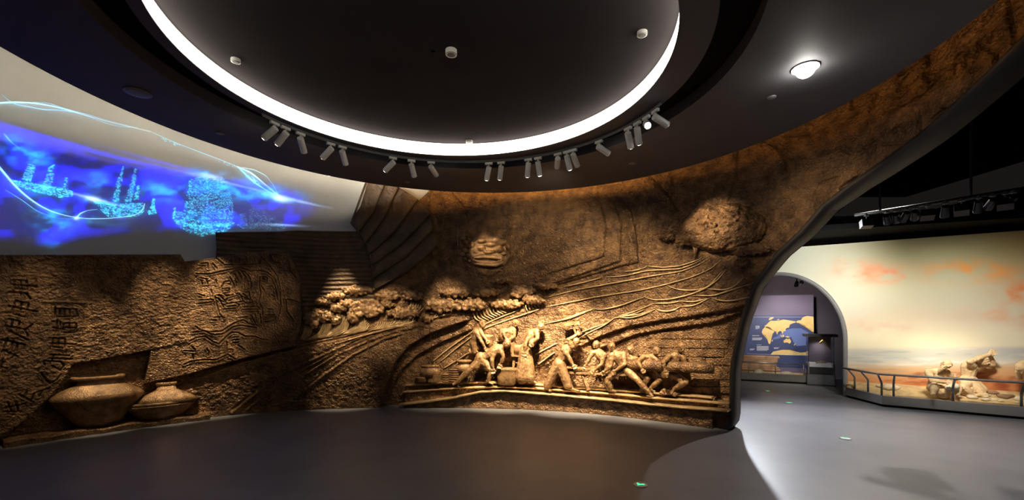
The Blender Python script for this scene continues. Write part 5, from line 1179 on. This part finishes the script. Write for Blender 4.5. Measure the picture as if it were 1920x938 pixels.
for i, (x, big) in enumerate(LX):
    k = (cH(x, 0)[0] - CX) / FPX; d = bar1 - bar0; t = (k * bar0.y - bar0.x) / (d.x - k * d.y); p = bar0 + d * t
    root = empty('stage_lamp', p); nm = ['first', 'second', 'third', 'fourth', 'fifth', 'sixth'][i if i < 6 else 11 - i]
    tag(root, f"{'boxy dark flood lamp' if big else 'small dark spot lamp'}, {nm} from the {'left' if i < 6 else 'right'} end of the overhead bar", 'stage lamp', 'lamps on the overhead bar')
    tgt = (lights.get(x) or ((1700, 600), 0))[0]; kk = (tgt[0] - CX) / FPX; t2 = (kk * D0[1] - D0[0]) / (DV[0] - kk * DV[1]); Yt = D0[1] + DV[1] * t2; tp_ = at(tgt[0], tgt[1], Yt)
    dd = (tp_ - p).normalized(); j = p + Vector((0, 0, -.10))
    m2 = MB(); m2.tube([p, j], .008, 6); m2.box(p + Vector((0, 0, -.02)), (.05, .05, .04)); m2.build('clamp', 'grey_metal', root)
    m2 = MB()
    if big: R0 = dd.to_track_quat('Y', 'Z').to_matrix(); m2.box(j + Vector((0, 0, -.06)), (.15, .12, .12), R=R0)
    else: m2.tube([j - dd * .03, j + dd * .14], [.04, .05], 14)
    m2.build('housing', 'dark_metal', root)
    m2 = MB(); c_ = j + Vector((0, 0, -.06)) + dd * .064 if big else j + dd * .142
    m2.tube([c_, c_ + dd * .005], .05 if big else .038, 14); m2.build('lens', 'lamp_dim' if (x in lights or x == 1825) else 'dark_metal', root)
    if x in lights:
        ld = bpy.data.lights.new('beam', 'SPOT'); ld.energy = lights[x][1] * 1.9 * DIORAMA; ld.color = (1, .95, .87) if big else (1, .88, .68); ld.spot_size = math.radians(75 if big or x == 910 else 30); ld.spot_blend = 1; ld.shadow_soft_size = .05
        lo = bpy.data.objects.new('beam', ld); link(lo, root); lo.location = c_ + dd * .02; lo.rotation_euler = dd.to_track_quat('-Z', 'Y').to_euler()

# ============================================================ ROOM BEHIND THE ARCH
Q0 = np.array([4.75, 6.9]) * E; QV = np.array([.925, -.38]); QV /= np.linalg.norm(QV); QN = np.array([-QV[1], QV[0]]); QN = -QN if QN @ Q0 > 0 else QN
def Q3(px, py, off=0.0):
    """sight line onto the exhibition panel plane set off by `off`"""
    a = Q0 + QN * off; k = (px - CX) / FPX; t = (k * a[1] - a[0]) / (QV[0] - k * QV[1]); p = a + QV * t
    return Vector((p[0], p[1], E + (YH - py) / FPX * p[1]))
qv = Vector((QV[0], QV[1], 0)); qn = Vector((QN[0], QN[1], 0))
def panel_slab(name, px0, px1, z0, z1, off, th, mat, parent=None):
    a = Q3(px0, 600, off); b_ = Q3(px1, 600, off); m2 = MB()
    m2.prism([Vector((a.x, a.y, z0)), Vector((b_.x, b_.y, z0)), Vector((b_.x, b_.y, z1)), Vector((a.x, a.y, z1))], qn * -th); return m2.build(name, mat, parent)
tag(panel_slab('wall_back', 1180, 1800, 0, 2.6 * E, -.5, .15, 'purple_wall'), kind='structure')
m2 = MB(); c_ = Q3(1400, 600, 1.2); m2.box((c_.x + .5, c_.y - .6, 1.95 * E + .1), (9, 4.2, .1), rz=math.atan2(QV[1], QV[0]))
tag(m2.build('ceiling', 'black'), kind='structure')
pz = lambda px, py, off=0: Q3(px, py, off).z
panel = empty('exhibition_board', Q3(1460, 690, 0)); tag(panel, 'tall exhibition panel with a gold world map on navy blue', 'exhibition panel')
ZTOP = pz(1525, 553); ZM1 = pz(1500, 592); ZM0 = pz(1500, 667)
panel_slab('panel_board', 1330, 1525.5, .02, ZTOP, 0, .10, 'panel_violet', panel)
panel_slab('map_field', 1330, 1525, .3, ZM1 + .01, .012, .01, 'panel_blue', panel)
def cutout(name, pts, mat, off=.016, th=.004, lab=None):
    P = [Q3(*cK(*p), off) for p in pts]; m2 = MB()
    ar = sum((P[i] - P[0]).cross(P[(i + 1) % len(P)] - P[0]).dot(qn) for i in range(len(P)))
    if ar < 0: P = P[::-1]
    bm = bmesh.new(); vs = [bm.verts.new(p) for p in P]; bm.faces.new(vs); r = bmesh.ops.triangulate(bm, faces=bm.faces[:])
    me = bpy.data.meshes.new(name); bm.to_mesh(me); bm.free(); me.materials.append(M[mat]); o = link(bpy.data.objects.new(name, me), panel)
    return o
cutout('sea_area', [(440, 395), (520, 375), (600, 375), (668, 410), (665, 530), (560, 540), (530, 500), (510, 455), (440, 452), (350, 478), (335, 470), (400, 445)], 'panel_sea', .0135)
land = [[(245, 390), (265, 365), (300, 362), (325, 380), (348, 402), (357, 405), (335, 432), (330, 462), (322, 500), (314, 522), (302, 515), (290, 480), (275, 440), (247, 430), (238, 412)],
 [(262, 362), (270, 348), (285, 342), (298, 340), (300, 322), (318, 306), (335, 302), (345, 312), (360, 305), (400, 308), (440, 293), (470, 298), (500, 302), (550, 310), (552, 322), (525, 328), (500, 340), (490, 345), (483, 368), (465, 374), (458, 385), (462, 398), (440, 405), (430, 428), (420, 405), (408, 398), (390, 410), (382, 435), (368, 405), (352, 395), (338, 398), (325, 375), (318, 368), (290, 355)],
 [(555, 312), (575, 302), (600, 300), (612, 280), (635, 265), (665, 260), (718, 266), (721, 345), (712, 350), (721, 378), (720, 410), (700, 405), (690, 382), (668, 372), (650, 362), (632, 340), (615, 328), (590, 325), (565, 326)],
 [(438, 490), (455, 478), (470, 468), (480, 476), (495, 468), (508, 490), (510, 503), (495, 518), (478, 506), (460, 506), (445, 510)],
 [(322, 614), (345, 590), (380, 583), (430, 574), (500, 575), (532, 590), (540, 597), (600, 600), (640, 596), (690, 606), (698, 624), (330, 620)],
 [(300, 295), (315, 276), (345, 270), (350, 278), (328, 288), (315, 300)], [(330, 490), (340, 476), (342, 486), (334, 500)], [(534, 530), (552, 512), (554, 518), (540, 534)], [(425, 440), (440, 432), (448, 450), (436, 458)], [(452, 452), (478, 446), (500, 458), (478, 462)], [(408, 432), (420, 440), (432, 462), (420, 456)], [(487, 342), (497, 345), (492, 365), (484, 372)], [(380, 292), (400, 288), (402, 294), (384, 298)], [(705, 568), (735, 540), (740, 546), (712, 578)]]
for l in land: cutout('continent', l, 'gold')
for y in (272, 626): panel_slab('map_line', 1400, 1521, pz(1500, 540 + y / 4.937), pz(1500, 540 + y / 4.937) + .006, .018, .004, 'pale_text', panel)
for (x0, y0, x1, y1, n_) in ((180, 352, 218, 385, 5), (150, 440, 215, 450, 1), (150, 462, 242, 488, 3), (190, 527, 236, 533, 1), (192, 540, 302, 584, 6), (128, 563, 172, 580, 3), (350, 552, 400, 568, 2)):
    h_ = (y1 - y0) / n_
    for i in range(n_): cutout('text_line', [(x0, y0 + i * h_), (x1 - (12 if i == n_ - 1 and n_ > 1 else 0), y0 + i * h_), (x1 - (12 if i == n_ - 1 and n_ > 1 else 0), y0 + i * h_ + h_ * .55), (x0, y0 + i * h_ + h_ * .55)], 'pale_text', .0165)
# low plinth with rail and stones before the panel
g0, g1 = on_z(1330, 711, 0), on_z(1519, 721.5, 0); gv = (g1 - g0).normalized(); gn = Vector((gv.y, -gv.x, 0)); gn = gn if gn.y < 0 else -gn
pl_ = empty('map_plinth', g0.lerp(g1, .5)); tag(pl_, 'low steel-fronted plinth below the world map', 'plinth')
PHH = .22
m2 = MB(); m2.prism([g0 + Vector((0, 0, .05)), g1 + Vector((0, 0, .05)), g1 + Vector((0, 0, PHH)), g0 + Vector((0, 0, PHH))], -gn * .03); m2.build('front_board', 'steel', pl_)
m2 = MB(); m2.prism([g0 - gn * .05, g1 - gn * .05, g1 - gn * .05 + Vector((0, 0, .05)), g0 - gn * .05 + Vector((0, 0, .05))], -gn * .03); m2.build('toe_recess', 'black', pl_)
m2 = MB(); m2.prism([g0 - gn * .03 + Vector((0, 0, .03)), g1 - gn * .03 + Vector((0, 0, .03)), g1 - gn * .03 + Vector((0, 0, PHH - .02)), g0 - gn * .03 + Vector((0, 0, PHH - .02))], -gn * .55); m2.build('sand_tray', 'sand', pl_)
gr = empty('map_rail', g1); tag(gr, 'thin steel rail in front of the world map', 'guard rail')
zr = E + (YH - 684) / FPX * g1.y
m2 = MB(); m2.tube([g0 - gn * .015 + Vector((0, 0, zr)), g1 - gn * .015 + Vector((0, 0, zr))], .014, 8); m2.build('handrail', 'steel', gr, True)
for px in (1404, 1454, 1507):
    k = (px - CX) / FPX; d = g1 - g0; t = (k * g0.y - g0.x) / (d.x - k * d.y); p = g0 + d * t - gn * .015
    m2 = MB(); m2.tube([p + Vector((0, 0, PHH - .02)), p + Vector((0, 0, zr))], .011, 8); m2.build('post', 'steel', gr, True)
def low_stone(px, w, h, lab, seed):
    k = (px - CX) / FPX; d = g1 - g0; t = (k * g0.y - g0.x) / (d.x - k * d.y); p = g0 + d * t - gn * .2 + Vector((0, 0, PHH - .03)); rd = random.Random(seed); mb = MB()
    mb.ell(p, (w, .12, h), None, 12, 8)
    for i in range(5): mb.ell(p + Vector((rd.uniform(-.5, .5) * w, rd.uniform(-.05, .05), rd.uniform(0, .5) * h)), (w * .35, .08, h * .5), None, 8, 6)
    o = mb.remesh('beach_stone', 'rock', None, .012, 0); tag(o, lab, 'stone')
low_stone(1424, .13, .11, 'small pale stone heap on the plinth below Africa', 1); low_stone(1478, .17, .08, 'low pale stone heap on the plinth below the map', 2)
# carved timber boat lying on the plinth
mb = MB(); rd = random.Random(8)
p0 = Q3(1330, 690, .42); p1 = Q3(1459, 690, .42)
for i in range(7):
    z_ = PHH + .03 + i * .055; mb.cap(Vector((p0.x, p0.y, z_)), .05, Vector((p1.x, p1.y, z_ + rd.uniform(-.01, .01))) + qv * rd.uniform(-.1, .02), .042, 8)
o = mb.remesh('dugout_hull', 'rock_dark', None, .016, 0); tag(o, 'dark carved timber hull resting on the plinth left of the case', 'boat hull')
# display case
cb = on_z(1540, 724, 0); root = empty('display_case', cb); tag(root, 'grey pedestal case with a glass hood and a pale relic', 'display case')
rz = math.atan2(gv.y, gv.x); s_ = cb.y / FPX
R0 = Matrix.Rotation(rz, 3, 'Z'); cc = cb + R0 @ Vector((0, .18, 0))
wd = 40 * s_ / math.cos(rz)
zt = lambda py: E + (YH - py) / FPX * cb.y
def cbx(name, z0, z1, w, d_, mat): m2 = MB(); m2.box(cc + Vector((0, 0, (z0 + z1) / 2)), (w, d_, z1 - z0), rz); return m2.build(name, mat, root)
cbx('pedestal', 0.0, zt(703), wd, .36, 'grey_metal'); cbx('toe', 0, .03, wd + .02, .38, 'dark_metal')
cbx('lower_window', zt(702), zt(689), wd * .86, .33, 'dark_metal'); cbx('display_shelf', zt(689), zt(682), wd * .92, .34, 'pale_text')
for e in (-1, 1):
    m2 = MB(); m2.box(cc + R0 @ Vector((e * wd * .45, -.16, 0)) + Vector((0, 0, (zt(703) + zt(682)) / 2)), (.03, .03, zt(682) - zt(703)), rz); m2.build('corner_post', 'grey_metal', root)
zt_hood = zt(632)
for nm, ofs, sz in (('glass_pane', (0, -.155, 0), (wd * .9, .008, 1)), ('glass_pane', (-wd * .45, 0, 0), (.008, .3, 1)), ('glass_pane', (wd * .45, 0, 0), (.008, .3, 1))):
    m2 = MB(); m2.box(cc + R0 @ Vector(ofs) + Vector((0, 0, (zt(682) + zt_hood) / 2)), (sz[0], sz[1], zt_hood - zt(682)), rz); m2.build(nm, 'glass', root)
cbx('case_back', zt(682), zt_hood, wd * .9, .01, 'panel_violet').location = tuple(R0 @ Vector((0, .16, 0)) - 0 * cc)
cbx('canopy', zt_hood, zt(627), wd * 1.15, .38, 'dark_metal')
mb = MB(); hk = [at(*cK(x, y), cc.y - .02) for x, y in ((775, 510), (800, 490), (820, 505), (850, 545), (882, 578))]
mb.tube(hk, [.02, .03, .026, .02, .014], 8); mb.ell(hk[0], (.03, .02, .02)); o = mb.remesh('bone_relic', 'gold', None, .008, 1); tag(o, 'small golden hooked relic hanging in the display case', 'relic')
mb = MB(); q = cc + R0 @ Vector((.02, -.05, 0)) + Vector((0, 0, zt(682) + .012)); mb.ell(q, (.14, .07, .02)); mb.ell(q + Vector((.03, 0, .02)), (.05, .04, .03)); o = mb.remesh('pale_fragment', 'rock', None, .008, 0); tag(o, 'white fragment lying on the shelf of the display case', 'relic')
ld = bpy.data.lights.new('case_light', 'SPOT'); ld.energy = 14 * DIORAMA; ld.color = (1, .85, .65); ld.spot_size = 2.0; ld.spot_blend = 1; ld.shadow_soft_size = .03; lo = bpy.data.objects.new('case_light', ld); link(lo, root); lo.location = cc + Vector((0, 0, zt_hood - .02))
# spots on the ceiling of the small room
def room_spot(px, py, Y, tgt, w, cone, col_, lab, lit=True):
    p = at(px, py, Y); p.z = min(p.z, 1.95 * E); root = empty('ceiling_spot', p); tag(root, lab, 'spotlight'); d = (tgt - p).normalized()
    m2 = MB(); m2.tube([Vector((p.x, p.y, 1.95 * E + .05)), p + Vector((0, 0, .03))], .008, 6); m2.build('stem', 'dark_metal', root)
    m2 = MB(); m2.tube([p - d * .04, p + d * .1], [.035, .042], 14); m2.build('housing', 'dark_metal', root)
    m2 = MB(); m2.tube([p + d * .101, p + d * .106], .034, 14); m2.build('lens', 'lamp_white', root)
    ld = bpy.data.lights.new('spot', 'SPOT'); ld.energy = w * DIORAMA; ld.color = col_; ld.spot_size = math.radians(cone); ld.spot_blend = .8; ld.shadow_soft_size = .03
    lo = bpy.data.objects.new('spot_beam', ld); link(lo, root); lo.location = p + d * .115; lo.rotation_euler = d.to_track_quat('-Z', 'Y').to_euler()
room_spot(1494, 531, 5.95 * E, Q3(1470, 630), 210, 70, (1, .92, .85), 'left of the two small spots under the arch ceiling')
room_spot(1503, 529, 5.95 * E, Q3(1500, 560), 120, 70, (1, .8, .75), 'right of the two small spots under the arch ceiling')

# hall lamps of the next room, high in its dark ceiling; they light its floor and spill through the archway
def hall_lamp(loc, tgt, w, cone, col_, lab, soft=.06):
    p = Vector(loc); tgt = Vector(tgt); root = empty('hall_lamp', p); tag(root, lab, 'hall lamp'); d = (tgt - p).normalized()
    m2 = MB(); m2.tube([p + Vector((0, 0, ZC + 3.3 - p.z)), p], .01, 6); m2.build('rod', 'dark_metal', root)
    m2 = MB(); m2.tube([p - d * .05, p + d * .16], [.05, .065], 16); m2.build('housing', 'dark_metal', root)
    m2 = MB(); m2.tube([p + d * .161, p + d * .166], .05, 16); m2.build('lens', 'lamp_dim', root)
    ld = bpy.data.lights.new('spot', 'SPOT'); ld.energy = w * DIORAMA; ld.color = col_; ld.spot_size = math.radians(cone); ld.spot_blend = 1; ld.shadow_soft_size = soft
    lo = bpy.data.objects.new('spot_beam', ld); link(lo, root); lo.location = p + d * .18; lo.rotation_euler = d.to_track_quat('-Z', 'Y').to_euler()
hall_lamp((2.95 * E, 5.9 * E, 2.05 * E), (2.3 * E, 3.3 * E, 0), 3300, 110, (.9, .94, 1), 'hidden hall lamp behind the archway pillar, lighting the floor')
hall_lamp((3.9 * E, 5.0 * E, 2.95 * E), (2.4 * E, 3.2 * E, 0), 650, 110, (1, .86, .8), 'hidden hall lamp near the painted wall, lighting the floor', .03)

# ============================================================ FLOOR MARKERS
def marker(px, py, r, lab):
    c = on_z(px, py, 0); root = empty('exit_marker', c); tag(root, lab, 'floor marker', 'exit markers in the floor')
    m2 = MB(); m2.lathe(c + Vector((0, 0, .001)), [(r * .98, 0), (r, .002), (r * .96, .006), (r * .82, .006), (r * .8, .003)], 32); m2.build('metal_ring', 'steel', root)
    m2 = MB(); m2.lathe(c + Vector((0, 0, .003)), [(r * .8, 0), (r * .8, .003)], 32); m2.build('disc', 'white_metal', root)
    z = c + Vector((0, 0, .0075)); P_ = lambda x, y: z + Vector((x * r, y * r, 0))
    for poly in ([(-.05, -.14), (.3, -.14), (.3, -.28), (.62, .0), (.3, .28), (.3, .14), (-.05, .14)], [(-.5, -.35), (-.38, -.38), (-.28, -.12), (-.12, -.3), (-.02, -.22), (-.2, .05), (-.22, .25), (-.02, .18), (.0, .28), (-.28, .4), (-.48, .22), (-.42, .14), (-.34, .22), (-.38, -.08)]):
        m2 = MB(); m2.prism([P_(*q) for q in poly], (0, 0, .001)); m2.build('arrow' if len(poly) == 7 else 'running_man', 'green', root)
    m2 = MB(); m2.lathe(P_(-.28, .52), [(.08 * r, 0), (.08 * r, .001)], 10); m2.build('running_man', 'green', root)
marker(1201, 910, .07, 'nearest green exit marker, in the foreground floor'); marker(1585, 823, .07, 'green exit marker in the floor right of the pillar foot'); marker(1480, 756, .07, 'green exit marker in the floor before the archway'); marker(1440, 734, .06, 'farthest green exit marker, near the display case room')
